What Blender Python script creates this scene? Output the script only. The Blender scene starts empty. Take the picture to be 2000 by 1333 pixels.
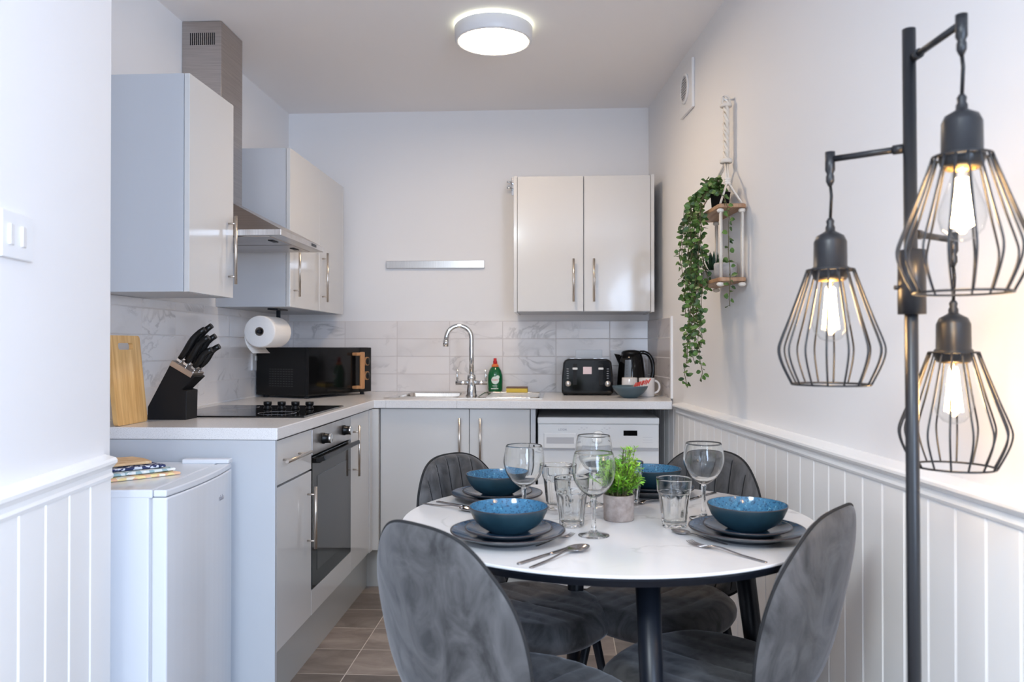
import bpy, bmesh, math, random
from math import pi, sin, cos, radians, sqrt, atan2
from mathutils import Vector, Matrix

random.seed(7)
S = bpy.context.scene
COL = S.collection

# ------------------------------------------------------------------ camera
cam_d = bpy.data.cameras.new('camera')
cam = bpy.data.objects.new('camera', cam_d)
COL.objects.link(cam)
cam_d.sensor_width = 36.0
cam_d.lens = 1556 / 2000 * 36.0
cam.location = (0, 0, 1.164)
cam.rotation_euler = (radians(90 + 0.423), 0, radians(3.31))
cam_d.clip_start = 0.05
cam_d.dof.use_dof = True
cam_d.dof.focus_distance = 2.6
cam_d.dof.aperture_fstop = 4.4
S.camera = cam

# ------------------------------------------------------------------ world, exposure
W = bpy.data.worlds.new('world')
S.world = W
W.use_nodes = True
W.node_tree.nodes['Background'].inputs[0].default_value = (0.75, 0.85, 1.0, 1)
W.node_tree.nodes['Background'].inputs[1].default_value = 1.0
S.view_settings.view_transform = 'Standard'
S.view_settings.look = 'None'
S.view_settings.gamma = 1.0
S.view_settings.use_curve_mapping = False
S.view_settings.exposure = 0.0
S.cycles.max_bounces = 10
S.cycles.diffuse_bounces = 5
S.cycles.glossy_bounces = 4
S.cycles.transmission_bounces = 10
S.cycles.transparent_max_bounces = 16
S.cycles.sample_clamp_indirect = 4.0
S.cycles.blur_glossy = 0.7


def area(name, loc, target, sx, sy, power, col):
    d = bpy.data.lights.new(name, 'AREA')
    d.shape = 'RECTANGLE'
    d.size = sx
    d.size_y = sy
    d.energy = power
    d.color = col
    o = bpy.data.objects.new(name, d)
    COL.objects.link(o)
    o.location = loc
    v = Vector(target) - Vector(loc)
    o.rotation_euler = v.to_track_quat('-Z', 'Z').to_euler()
    return o


# daylight entering through the two windows of the living area behind the camera
area('daylight_rear_window', (-0.55, -3.04, 1.13), (-0.55, 3, 1.13), 2.25, 2.15, 9, (0.74, 0.86, 1.0))
area('added_overhead_fill', (-0.75, -0.7, 2.44), (-0.75, -0.7, 0), 0.6, 0.6, 88, (0.86, 0.955, 1.0))  # added fill behind the camera, no known lamp; brightens the lower cupboards
area('daylight_side_window', (1.10, -1.1, 1.5), (-1.5, 0.2, 1.35), 1.5, 1.5, 166, (0.59, 0.745, 1.0))


# ------------------------------------------------------------------ materials
def new_mat(name):
    m = bpy.data.materials.new(name)
    m.use_nodes = True
    nt = m.node_tree
    return m, nt, nt.nodes['Principled BSDF']


def mat(name, col, rough=0.5, metal=0.0, spec=0.5, coat=0.0, sheen=0.0, emit=None, es=0.0, trans=0.0, ior=1.45, bump=0.0, bscale=200):
    m, nt, p = new_mat(name)
    p.inputs['Base Color'].default_value = (*col, 1)
    p.inputs['Roughness'].default_value = rough
    p.inputs['Metallic'].default_value = metal
    p.inputs['Specular IOR Level'].default_value = spec
    p.inputs['Coat Weight'].default_value = coat
    p.inputs['Coat Roughness'].default_value = 0.06
    p.inputs['Sheen Weight'].default_value = sheen
    p.inputs['Transmission Weight'].default_value = trans
    p.inputs['IOR'].default_value = ior
    if emit:
        p.inputs['Emission Color'].default_value = (*emit, 1)
        p.inputs['Emission Strength'].default_value = es
    # a faint procedural variation so that no surface is perfectly uniform
    tc = nt.nodes.new('ShaderNodeTexCoord')
    n = nt.nodes.new('ShaderNodeTexNoise')
    n.inputs['Scale'].default_value = bscale
    nt.links.new(tc.outputs['Object'], n.inputs['Vector'])
    if bump > 0:
        b = nt.nodes.new('ShaderNodeBump')
        b.inputs['Strength'].default_value = bump
        b.inputs['Distance'].default_value = 0.002
        nt.links.new(n.outputs['Fac'], b.inputs['Height'])
        nt.links.new(b.outputs['Normal'], p.inputs['Normal'])
    else:
        mr = nt.nodes.new('ShaderNodeMapRange')
        mr.inputs['To Min'].default_value = max(0.0, rough - 0.015)
        mr.inputs['To Max'].default_value = rough + 0.015
        nt.links.new(n.outputs['Fac'], mr.inputs['Value'])
        nt.links.new(mr.outputs['Result'], p.inputs['Roughness'])
    return m


def N(nt, typ, **kw):
    n = nt.nodes.new(typ)
    for k, v in kw.items():
        if k in n.inputs:
            n.inputs[k].default_value = v
        else:
            setattr(n, k, v)
    return n


def ramp(nt, stops):
    r = nt.nodes.new('ShaderNodeValToRGB')
    e = r.color_ramp.elements
    while len(e) > 1:
        e.remove(e[-1])
    e[0].position = stops[0][0]
    e[0].color = (*stops[0][1], 1)
    for p, c in stops[1:]:
        x = e.new(p)
        x.color = (*c, 1)
    return r


def veins(nt, vec, scale, width, stretch=(1, 1, 1), seed=0.0):
    """thin wandering veins: |noise-0.5| below a width, broken up by a mask"""
    mp = N(nt, 'ShaderNodeMapping')
    mp.inputs['Scale'].default_value = stretch
    mp.inputs['Location'].default_value = (seed, seed * 1.7, seed * 0.3)
    nt.links.new(vec, mp.inputs['Vector'])
    n = N(nt, 'ShaderNodeTexNoise', Scale=scale, Detail=5.0, Roughness=0.55, Distortion=0.9)
    nt.links.new(mp.outputs[0], n.inputs['Vector'])
    s = N(nt, 'ShaderNodeMath', operation='SUBTRACT')
    nt.links.new(n.outputs['Fac'], s.inputs[0])
    s.inputs[1].default_value = 0.5
    a = N(nt, 'ShaderNodeMath', operation='ABSOLUTE')
    nt.links.new(s.outputs[0], a.inputs[0])
    r = N(nt, 'ShaderNodeMapRange')
    r.inputs['From Min'].default_value = 0.0
    r.inputs['From Max'].default_value = width
    r.inputs['To Min'].default_value = 1.0
    r.inputs['To Max'].default_value = 0.0
    nt.links.new(a.outputs[0], r.inputs['Value'])
    n2 = N(nt, 'ShaderNodeTexNoise', Scale=scale * 1.1, Detail=2.0)
    nt.links.new(mp.outputs[0], n2.inputs['Vector'])
    r2 = N(nt, 'ShaderNodeMapRange')
    r2.inputs['From Min'].default_value = 0.46
    r2.inputs['From Max'].default_value = 0.66
    nt.links.new(n2.outputs['Fac'], r2.inputs['Value'])
    m = N(nt, 'ShaderNodeMath', operation='MULTIPLY')
    nt.links.new(r.outputs['Result'], m.inputs[0])
    nt.links.new(r2.outputs['Result'], m.inputs[1])
    return m.outputs[0]


def mixc(nt, fac, a, b, blend='MIX'):
    m = nt.nodes.new('ShaderNodeMix')
    m.data_type = 'RGBA'
    m.blend_type = blend
    for sock, val in ((m.inputs[0], fac), (m.inputs[6], a), (m.inputs[7], b)):
        if hasattr(val, 'is_linked') or hasattr(val, 'links'):
            nt.links.new(val, sock)
        elif isinstance(val, (int, float)):
            sock.default_value = val
        else:
            sock.default_value = (*val, 1)
    return m.outputs[2]


def tile_mat(name, axis, w, h, ox, oz, base, vein, grout, rough, mortar=0.0022, kind='marble'):
    """stack-bonded tiles; axis = which two object axes run along and across the tile"""
    m, nt, p = new_mat(name)
    tc = nt.nodes.new('ShaderNodeTexCoord')
    sp = nt.nodes.new('ShaderNodeSeparateXYZ')
    nt.links.new(tc.outputs['Object'], sp.inputs[0])
    cb = nt.nodes.new('ShaderNodeCombineXYZ')
    a0 = N(nt, 'ShaderNodeMath', operation='ADD')
    a0.inputs[1].default_value = ox
    a1 = N(nt, 'ShaderNodeMath', operation='ADD')
    a1.inputs[1].default_value = oz
    nt.links.new(sp.outputs[axis[0]], a0.inputs[0])
    nt.links.new(sp.outputs[axis[1]], a1.inputs[0])
    nt.links.new(a0.outputs[0], cb.inputs[0])
    nt.links.new(a1.outputs[0], cb.inputs[1])
    br = nt.nodes.new('ShaderNodeTexBrick')
    br.offset = 0.0
    br.squash = 1.0
    br.inputs['Scale'].default_value = 1.0
    br.inputs['Brick Width'].default_value = w
    br.inputs['Row Height'].default_value = h
    br.inputs['Mortar Size'].default_value = mortar
    br.inputs['Mortar Smooth'].default_value = 0.1
    nt.links.new(cb.outputs[0], br.inputs['Vector'])
    # per tile random offset
    f0 = N(nt, 'ShaderNodeMath', operation='DIVIDE'); f0.inputs[1].default_value = w
    f1 = N(nt, 'ShaderNodeMath', operation='DIVIDE'); f1.inputs[1].default_value = h
    g0 = N(nt, 'ShaderNodeMath', operation='FLOOR'); g1 = N(nt, 'ShaderNodeMath', operation='FLOOR')
    nt.links.new(a0.outputs[0], f0.inputs[0]); nt.links.new(a1.outputs[0], f1.inputs[0])
    nt.links.new(f0.outputs[0], g0.inputs[0]); nt.links.new(f1.outputs[0], g1.inputs[0])
    c2 = nt.nodes.new('ShaderNodeCombineXYZ')
    nt.links.new(g0.outputs[0], c2.inputs[0]); nt.links.new(g1.outputs[0], c2.inputs[1])
    wn = nt.nodes.new('ShaderNodeTexWhiteNoise')
    wn.noise_dimensions = '3D'
    nt.links.new(c2.outputs[0], wn.inputs['Vector'])
    sc = N(nt, 'ShaderNodeVectorMath', operation='SCALE')
    sc.inputs['Scale'].default_value = 9.0
    nt.links.new(wn.outputs['Color'], sc.inputs[0])
    ad = N(nt, 'ShaderNodeVectorMath', operation='ADD')
    nt.links.new(cb.outputs[0], ad.inputs[0]); nt.links.new(sc.outputs[0], ad.inputs[1])
    if kind == 'marble':
        v = veins(nt, ad.outputs[0], 3.4, 0.03, (1, 1.5, 1))
        v2 = veins(nt, ad.outputs[0], 2.0, 0.2, (1, 1.4, 1), 3.1)
        k = N(nt, 'ShaderNodeMath', operation='MULTIPLY'); k.inputs[1].default_value = 0.55
        nt.links.new(v, k.inputs[0])
        k2 = N(nt, 'ShaderNodeMath', operation='MULTIPLY'); k2.inputs[1].default_value = 0.24
        nt.links.new(v2, k2.inputs[0])
        c = mixc(nt, k2.outputs[0], base, vein)
        c = mixc(nt, k.outputs[0], c, tuple(x * 0.75 for x in vein))
    else:
        mp = N(nt, 'ShaderNodeMapping')
        mp.inputs['Scale'].default_value = (3.5, 7.0, 1)
        nt.links.new(ad.outputs[0], mp.inputs['Vector'])
        n = N(nt, 'ShaderNodeTexNoise', Scale=1.2, Detail=7.0, Roughness=0.62, Distortion=0.6)
        nt.links.new(mp.outputs[0], n.inputs['Vector'])
        r = ramp(nt, [(0.28, tuple(x * 0.55 for x in base)), (0.5, base), (0.72, vein)])
        nt.links.new(n.outputs['Fac'], r.inputs[0])
        hs = nt.nodes.new('ShaderNodeHueSaturation')
        mr = N(nt, 'ShaderNodeMapRange')
        mr.inputs['To Min'].default_value = 0.62
        mr.inputs['To Max'].default_value = 1.22
        nt.links.new(wn.outputs['Value'], mr.inputs['Value'])
        nt.links.new(mr.outputs['Result'], hs.inputs['Value'])
        nt.links.new(r.outputs[0], hs.inputs['Color'])
        c = hs.outputs[0]
    c = mixc(nt, br.outputs['Fac'], c, grout)
    nt.links.new(c, p.inputs['Base Color'])
    b = N(nt, 'ShaderNodeBump')
    b.invert = True
    b.inputs['Strength'].default_value = 0.5
    b.inputs['Distance'].default_value = 0.002
    nt.links.new(br.outputs['Fac'], b.inputs['Height'])
    nt.links.new(b.outputs['Normal'], p.inputs['Normal'])
    rr = N(nt, 'ShaderNodeMapRange')
    rr.inputs['To Min'].default_value = rough
    rr.inputs['To Max'].default_value = 0.7
    nt.links.new(br.outputs['Fac'], rr.inputs['Value'])
    nt.links.new(rr.outputs['Result'], p.inputs['Roughness'])
    return m


def two_noise(name, c1, c2, scale, rough, detail=4, stretch=(1, 1, 1), lo=0.35, hi=0.65, sheen=0.0, bump=0.0, metal=0.0, coat=0.0, rough2=None, dist=0.0):
    m, nt, p = new_mat(name)
    tc = nt.nodes.new('ShaderNodeTexCoord')
    mp = N(nt, 'ShaderNodeMapping')
    mp.inputs['Scale'].default_value = stretch
    nt.links.new(tc.outputs['Object'], mp.inputs['Vector'])
    n = N(nt, 'ShaderNodeTexNoise', Scale=scale, Detail=float(detail), Roughness=0.6, Distortion=dist)
    nt.links.new(mp.outputs[0], n.inputs['Vector'])
    r = ramp(nt, [(lo, c1), (hi, c2)])
    nt.links.new(n.outputs['Fac'], r.inputs[0])
    nt.links.new(r.outputs[0], p.inputs['Base Color'])
    p.inputs['Roughness'].default_value = rough
    p.inputs['Metallic'].default_value = metal
    p.inputs['Coat Weight'].default_value = coat
    p.inputs['Sheen Weight'].default_value = sheen
    p.inputs['Sheen Roughness'].default_value = 0.35
    if bump:
        b = N(nt, 'ShaderNodeBump')
        b.inputs['Strength'].default_value = bump
        b.inputs['Distance'].default_value = 0.003
        nt.links.new(n.outputs['Fac'], b.inputs['Height'])
        nt.links.new(b.outputs['Normal'], p.inputs['Normal'])
    return m


M = {}
M['wall'] = mat('wall_paint', (0.815, 0.81, 0.82), 0.62, bump=0.06, bscale=350)
M['ceiling'] = mat('ceiling_paint', (0.91, 0.88, 0.87), 0.8, bump=0.06, bscale=300)
M['white_gloss'] = mat('white_satin_woodwork', (0.90, 0.90, 0.90), 0.22)
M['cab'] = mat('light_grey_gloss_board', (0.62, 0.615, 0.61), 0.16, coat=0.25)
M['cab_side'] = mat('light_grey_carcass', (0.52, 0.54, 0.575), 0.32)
M['gap'] = mat('dark_vent_grey', (0.04, 0.04, 0.04), 0.8)  # dark grey of the microwave vent strips
M['kick'] = mat('grey_plinth', (0.50, 0.50, 0.48), 0.16, coat=0.3)
M['nickel'] = mat('brushed_nickel', (0.62, 0.56, 0.50), 0.28, metal=1.0)
M['chrome'] = mat('polished_chrome', (0.72, 0.73, 0.74), 0.06, metal=1.0)
M['steel'] = two_noise('brushed_stainless_steel', (0.42, 0.38, 0.355), (0.52, 0.475, 0.445), 6, 0.30, 3, (1, 1, 60), metal=1.0)
M['steel_light'] = two_noise('brushed_steel_light', (0.55, 0.53, 0.52), (0.68, 0.66, 0.65), 6, 0.3, 3, (60, 1, 1), metal=1.0)
M['sink'] = two_noise('stainless_sink', (0.62, 0.58, 0.53), (0.75, 0.70, 0.65), 8, 0.16, 3, (30, 1, 1), metal=1.0)
M['black_gloss'] = mat('black_gloss', (0.005, 0.005, 0.0055), 0.06, spec=0.4)
M['black_glass'] = mat('black_ceramic_glass', (0.006, 0.006, 0.0065), 0.03)
M['black'] = mat('black_plastic', (0.006, 0.006, 0.0065), 0.32, spec=0.35)
M['black_matt'] = mat('black_matt', (0.007, 0.007, 0.008), 0.5, spec=0.3)
M['black_metal'] = mat('black_painted_metal', (0.006, 0.008, 0.013), 0.36, spec=0.35)
M['lamp_metal'] = mat('charcoal_lamp_metal', (0.010, 0.011, 0.014), 0.36, spec=0.6)
M['oven_glass'] = mat('oven_window_glass', (0.045, 0.045, 0.045), 0.05)
M['oven_dark'] = mat('oven_door_border', (0.01, 0.01, 0.01), 0.06)
M['white_plastic'] = mat('white_plastic', (0.80, 0.80, 0.81), 0.3)
M['appliance'] = mat('white_enamel', (0.84, 0.84, 0.84), 0.22, coat=0.3)
M['fridge'] = mat('cool_white_enamel', (0.68, 0.70, 0.74), 0.24, coat=0.3)
M['appliance_grey'] = mat('pale_grey_plastic', (0.52, 0.52, 0.54), 0.35)
M['print_grey'] = mat('grey_print', (0.32, 0.32, 0.36), 0.5)
M['paper'] = mat('paper_towel', (0.88, 0.86, 0.84), 0.9, bump=0.5, bscale=220)
M['card_dark'] = mat('cardboard_core', (0.16, 0.13, 0.11), 0.9)
M['rubber'] = mat('dark_rubber', (0.03, 0.03, 0.03), 0.7)
M['cord'] = mat('cream_cotton_cord', (0.80, 0.74, 0.66), 0.9, bump=0.6, bscale=500)
M['yellow_loop'] = mat('yellowed_cotton', (0.75, 0.66, 0.38), 0.9)
M['pot_grey'] = two_noise('grey_concrete_pot', (0.34, 0.33, 0.33), (0.46, 0.45, 0.44), 45, 0.9, 5)
M['concrete'] = two_noise('beige_grey_concrete', (0.25, 0.205, 0.185), (0.37, 0.315, 0.285), 55, 0.9, 6, bump=0.3)
M['leaf_dark'] = two_noise('dark_green_leaf', (0.012, 0.045, 0.012), (0.115, 0.22, 0.04), 30, 0.45, 2)
M['leaf_deep'] = two_noise('deep_green_leaf', (0.012, 0.035, 0.02), (0.03, 0.09, 0.035), 30, 0.5, 2)
M['leaf_bright'] = two_noise('bright_green_leaf', (0.08, 0.30, 0.015), (0.40, 0.66, 0.06), 18, 0.5, 2)
M['stem'] = mat('brown_green_stem', (0.09, 0.08, 0.03), 0.7)
M['soil'] = mat('dark_soil', (0.03, 0.02, 0.015), 0.95)
M['red'] = mat('red_plastic', (0.55, 0.01, 0.015), 0.3)
M['orange'] = mat('orange_plastic', (0.80, 0.20, 0.05), 0.35)
M['green_liquid'] = mat('green_soap', (0.004, 0.12, 0.035), 0.12, coat=0.5)
M['label_white'] = mat('label_white', (0.70, 0.78, 0.72), 0.4)
M['yellow_sponge'] = mat('yellow_sponge', (0.75, 0.55, 0.10), 0.95, bump=0.8, bscale=300)
M['brown_scour'] = mat('brown_scourer', (0.20, 0.13, 0.10), 0.95)
M['mug'] = mat('white_glazed_mug', (0.78, 0.76, 0.76), 0.12)
M['sachet_w'] = mat('white_paper_sachet', (0.80, 0.75, 0.72), 0.6)
M['sachet_r'] = mat('red_paper_sachet', (0.65, 0.06, 0.04), 0.55)
M['slate_ceramic'] = mat('blue_grey_ceramic', (0.075, 0.12, 0.15), 0.35)
M['plate_under'] = two_noise('grey_brown_stoneware_underside', (0.05, 0.062, 0.072), (0.08, 0.088, 0.095), 40, 0.4, 3)
M['bowl_out'] = two_noise('dark_teal_stoneware', (0.008, 0.027, 0.040), (0.014, 0.042, 0.060), 12, 0.38, 3)
M['rim'] = mat('brown_glaze_rim', (0.03, 0.022, 0.024), 0.3)
M['cutlery'] = mat('dark_polished_steel', (0.34, 0.32, 0.32), 0.16, metal=1.0)
M['led'] = mat('led_diffuser', (1, 1, 1), 0.5, emit=(1.0, 0.765, 0.52), es=54.0)
M['led_ring'] = mat('led_backlight', (1, 1, 0.9), 0.5, emit=(0.97, 1.0, 0.72), es=7.0)
M['filament'] = mat('glowing_filament', (1, 0.8, 0.5), 0.5, emit=(1.0, 0.62, 0.27), es=150.0)
M['brass'] = mat('brass_cap', (0.75, 0.45, 0.15), 0.3, metal=1.0)
M['socket_inside'] = mat('glowing_socket_rim', (0.7, 0.4, 0.12), 0.35, metal=1.0)
M['copper_wood'] = mat('copper_toned_wood', (0.50, 0.25, 0.11), 0.4)


def bands(name, c1, c2, axis, scale, rough, dist=2.0):
    m, nt, p = new_mat(name)
    tc = nt.nodes.new('ShaderNodeTexCoord')
    mp = N(nt, 'ShaderNodeMapping')
    st = [4, 4, 4]
    st[axis] = scale
    mp.inputs['Scale'].default_value = st
    nt.links.new(tc.outputs['Object'], mp.inputs['Vector'])
    n = N(nt, 'ShaderNodeTexNoise', Scale=1.0, Detail=4.0, Roughness=0.6, Distortion=0.2)
    nt.links.new(mp.outputs[0], n.inputs['Vector'])
    r = ramp(nt, [(0.32, c1), (0.68, c2)])
    nt.links.new(n.outputs['Fac'], r.inputs[0])
    nt.links.new(r.outputs[0], p.inputs['Base Color'])
    p.inputs['Roughness'].default_value = rough
    return m


M['bamboo'] = bands('bamboo', (0.56, 0.30, 0.10), (0.80, 0.52, 0.22), 1, 60, 0.42)
M['shelf_wood'] = bands('mango_wood', (0.30, 0.15, 0.075), (0.52, 0.31, 0.18), 0, 60, 0.5)


M['tiles_back'] = tile_mat('marble_wall_tiles_back', (0, 2), 0.3005, 0.1, 0.913, -0.91 + 1.0, (0.80, 0.77, 0.765), (0.40, 0.38, 0.38), (0.62, 0.58, 0.57), 0.20)
M['tiles_left'] = tile_mat('marble_wall_tiles_left', (1, 2), 0.262, 0.1, 0.021, -0.91 + 1.0, (0.78, 0.77, 0.78), (0.38, 0.37, 0.38), (0.70, 0.68, 0.68), 0.10)
M['tiles_right'] = tile_mat('marble_wall_tiles_right', (1, 2), 0.262, 0.1, 0.224, -0.91 + 1.0, (0.62, 0.585, 0.59), (0.34, 0.32, 0.33), (0.80, 0.78, 0.78), 0.12)
M['floor'] = tile_mat('brown_grey_floor_tiles', (0, 1), 0.325, 0.232, 0.755 + 3.25, 3.132 + 0.1, (0.235, 0.19, 0.165), (0.36, 0.305, 0.27), (0.56, 0.50, 0.45), 0.36, mortar=0.002, kind='slate')


def worktop():
    m, nt, p = new_mat('speckled_white_laminate')
    tc = nt.nodes.new('ShaderNodeTexCoord')
    n = N(nt, 'ShaderNodeTexNoise', Scale=420.0, Detail=2.0)
    nt.links.new(tc.outputs['Object'], n.inputs['Vector'])
    r = ramp(nt, [(0.33, (0.56, 0.55, 0.55)), (0.44, (0.74, 0.73, 0.735)), (0.7, (0.80, 0.79, 0.79))])
    nt.links.new(n.outputs['Fac'], r.inputs[0])
    nt.links.new(r.outputs[0], p.inputs['Base Color'])
    p.inputs['Roughness'].default_value = 0.22
    return m


M['worktop'] = worktop()


def table_marble():
    m, nt, p = new_mat('white_marble_tabletop')
    tc = nt.nodes.new('ShaderNodeTexCoord')
    v = veins(nt, tc.outputs['Object'], 2.1, 0.016, (1, 1.5, 1), 2.3)
    v2 = veins(nt, tc.outputs['Object'], 1.6, 0.13, (1.2, 0.9, 1), 5.3)
    k = N(nt, 'ShaderNodeMath', operation='MULTIPLY'); k.inputs[1].default_value = 0.7
    nt.links.new(v, k.inputs[0])
    k2 = N(nt, 'ShaderNodeMath', operation='MULTIPLY'); k2.inputs[1].default_value = 0.22
    nt.links.new(v2, k2.inputs[0])
    c = mixc(nt, k2.outputs[0], (0.72, 0.71, 0.71), (0.45, 0.43, 0.43))
    c = mixc(nt, k.outputs[0], c, (0.30, 0.28, 0.28))
    nt.links.new(c, p.inputs['Base Color'])
    p.inputs['Roughness'].default_value = 0.16
    return m


M['table'] = table_marble()


def glaze(name, cbase, cdark, clight, scale):
    m, nt, p = new_mat(name)
    tc = nt.nodes.new('ShaderNodeTexCoord')
    n = N(nt, 'ShaderNodeTexNoise', Scale=scale, Detail=3.0, Roughness=0.6)
    nt.links.new(tc.outputs['Object'], n.inputs['Vector'])
    r = ramp(nt, [(0.30, cdark), (0.41, cbase), (0.58, cbase), (0.72, clight)])
    nt.links.new(n.outputs['Fac'], r.inputs[0])
    v = nt.nodes.new('ShaderNodeTexVoronoi')
    v.inputs['Scale'].default_value = scale * 1.3
    nt.links.new(tc.outputs['Object'], v.inputs['Vector'])
    mr = N(nt, 'ShaderNodeMapRange')
    mr.inputs['From Min'].default_value = 0.24
    mr.inputs['From Max'].default_value = 0.38
    mr.inputs['To Min'].default_value = 0.75
    mr.inputs['To Max'].default_value = 0.0
    nt.links.new(v.outputs['Distance'], mr.inputs['Value'])
    c = mixc(nt, mr.outputs['Result'], r.outputs[0], cdark)
    nt.links.new(c, p.inputs['Base Color'])
    p.inputs['Roughness'].default_value = 0.12
    return m


M['glaze'] = glaze('speckled_blue_glaze', (0.030, 0.140, 0.255), (0.007, 0.035, 0.085), (0.12, 0.32, 0.44), 125)
M['glaze_plate'] = glaze('speckled_navy_glaze', (0.022, 0.06, 0.115), (0.008, 0.018, 0.038), (0.045, 0.12, 0.21), 80)


def velvet(name, c1, c2, sheen):
    m, nt, p = new_mat(name)
    tc = nt.nodes.new('ShaderNodeTexCoord')
    n = N(nt, 'ShaderNodeTexNoise', Scale=13.0, Detail=5.0, Roughness=0.6, Distortion=1.3)
    mp = N(nt, 'ShaderNodeMapping')
    mp.inputs['Scale'].default_value = (1.0, 1.0, 0.55)
    nt.links.new(tc.outputs['Object'], mp.inputs['Vector'])
    nt.links.new(mp.outputs[0], n.inputs['Vector'])
    r = ramp(nt, [(0.33, c1), (0.50, tuple(a * 0.45 + b * 0.55 for a, b in zip(c1, c2))), (0.64, c2)])
    nt.links.new(n.outputs['Fac'], r.inputs[0])
    nt.links.new(r.outputs[0], p.inputs['Base Color'])
    p.inputs['Roughness'].default_value = 0.75
    p.inputs['Specular IOR Level'].default_value = 0.25
    p.inputs['Sheen Weight'].default_value = sheen
    p.inputs['Sheen Roughness'].default_value = 0.38
    p.inputs['Sheen Tint'].default_value = (0.72, 0.75, 0.82, 1)
    return m


M['velvet'] = velvet('grey_velvet', (0.034, 0.0332, 0.034), (0.100, 0.0965, 0.098), 0.34)
M['velvet_seam'] = mat('grey_velvet_seam', (0.014, 0.014, 0.015), 0.85)


def glass(name, col=(0.985, 0.997, 0.995)):
    m, nt, p = new_mat(name)
    p.inputs['Base Color'].default_value = (*col, 1)
    p.inputs['Roughness'].default_value = 0.0
    p.inputs['Transmission Weight'].default_value = 1.0
    p.inputs['IOR'].default_value = 1.42
    return m


M['glass'] = glass('clear_glass')


def thin_glass():
    m = bpy.data.materials.new('thin_clear_glass')
    m.use_nodes = True
    nt = m.node_tree
    nt.nodes.clear()
    o = nt.nodes.new('ShaderNodeOutputMaterial')
    t = nt.nodes.new('ShaderNodeBsdfTransparent')
    g = nt.nodes.new('ShaderNodeBsdfGlossy')
    g.inputs['Roughness'].default_value = 0.02
    t.inputs['Color'].default_value = (0.97, 0.98, 0.98, 1)
    fr = nt.nodes.new('ShaderNodeLayerWeight')     # same on both faces of a thin shell
    pw = nt.nodes.new('ShaderNodeMath')
    pw.operation = 'POWER'
    pw.inputs[1].default_value = 3.5
    nt.links.new(fr.outputs['Facing'], pw.inputs[0])
    mr = nt.nodes.new('ShaderNodeMapRange')
    mr.inputs['To Min'].default_value = 0.05
    mr.inputs['To Max'].default_value = 0.7
    nt.links.new(pw.outputs[0], mr.inputs['Value'])
    mx = nt.nodes.new('ShaderNodeMixShader')
    nt.links.new(mr.outputs['Result'], mx.inputs[0])
    nt.links.new(t.outputs[0], mx.inputs[1])
    nt.links.new(g.outputs[0], mx.inputs[2])
    nt.links.new(mx.outputs[0], o.inputs[0])
    return m


M['thin_glass'] = thin_glass()


def cloth_mat(name, base, accents, scale):
    m, nt, p = new_mat(name)
    tc = nt.nodes.new('ShaderNodeTexCoord')
    v = nt.nodes.new('ShaderNodeTexVoronoi')
    v.inputs['Scale'].default_value = scale
    nt.links.new(tc.outputs['Object'], v.inputs['Vector'])
    r = ramp(nt, [(0.0, base)] + [(0.35 + 0.3 * i, a) for i, a in enumerate(accents)])
    r.color_ramp.interpolation = 'CONSTANT'
    s = nt.nodes.new('ShaderNodeSeparateColor')
    nt.links.new(v.outputs['Color'], s.inputs[0])
    nt.links.new(s.outputs[0], r.inputs[0])
    nt.links.new(r.outputs[0], p.inputs['Base Color'])
    p.inputs['Roughness'].default_value = 0.95
    return m


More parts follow.
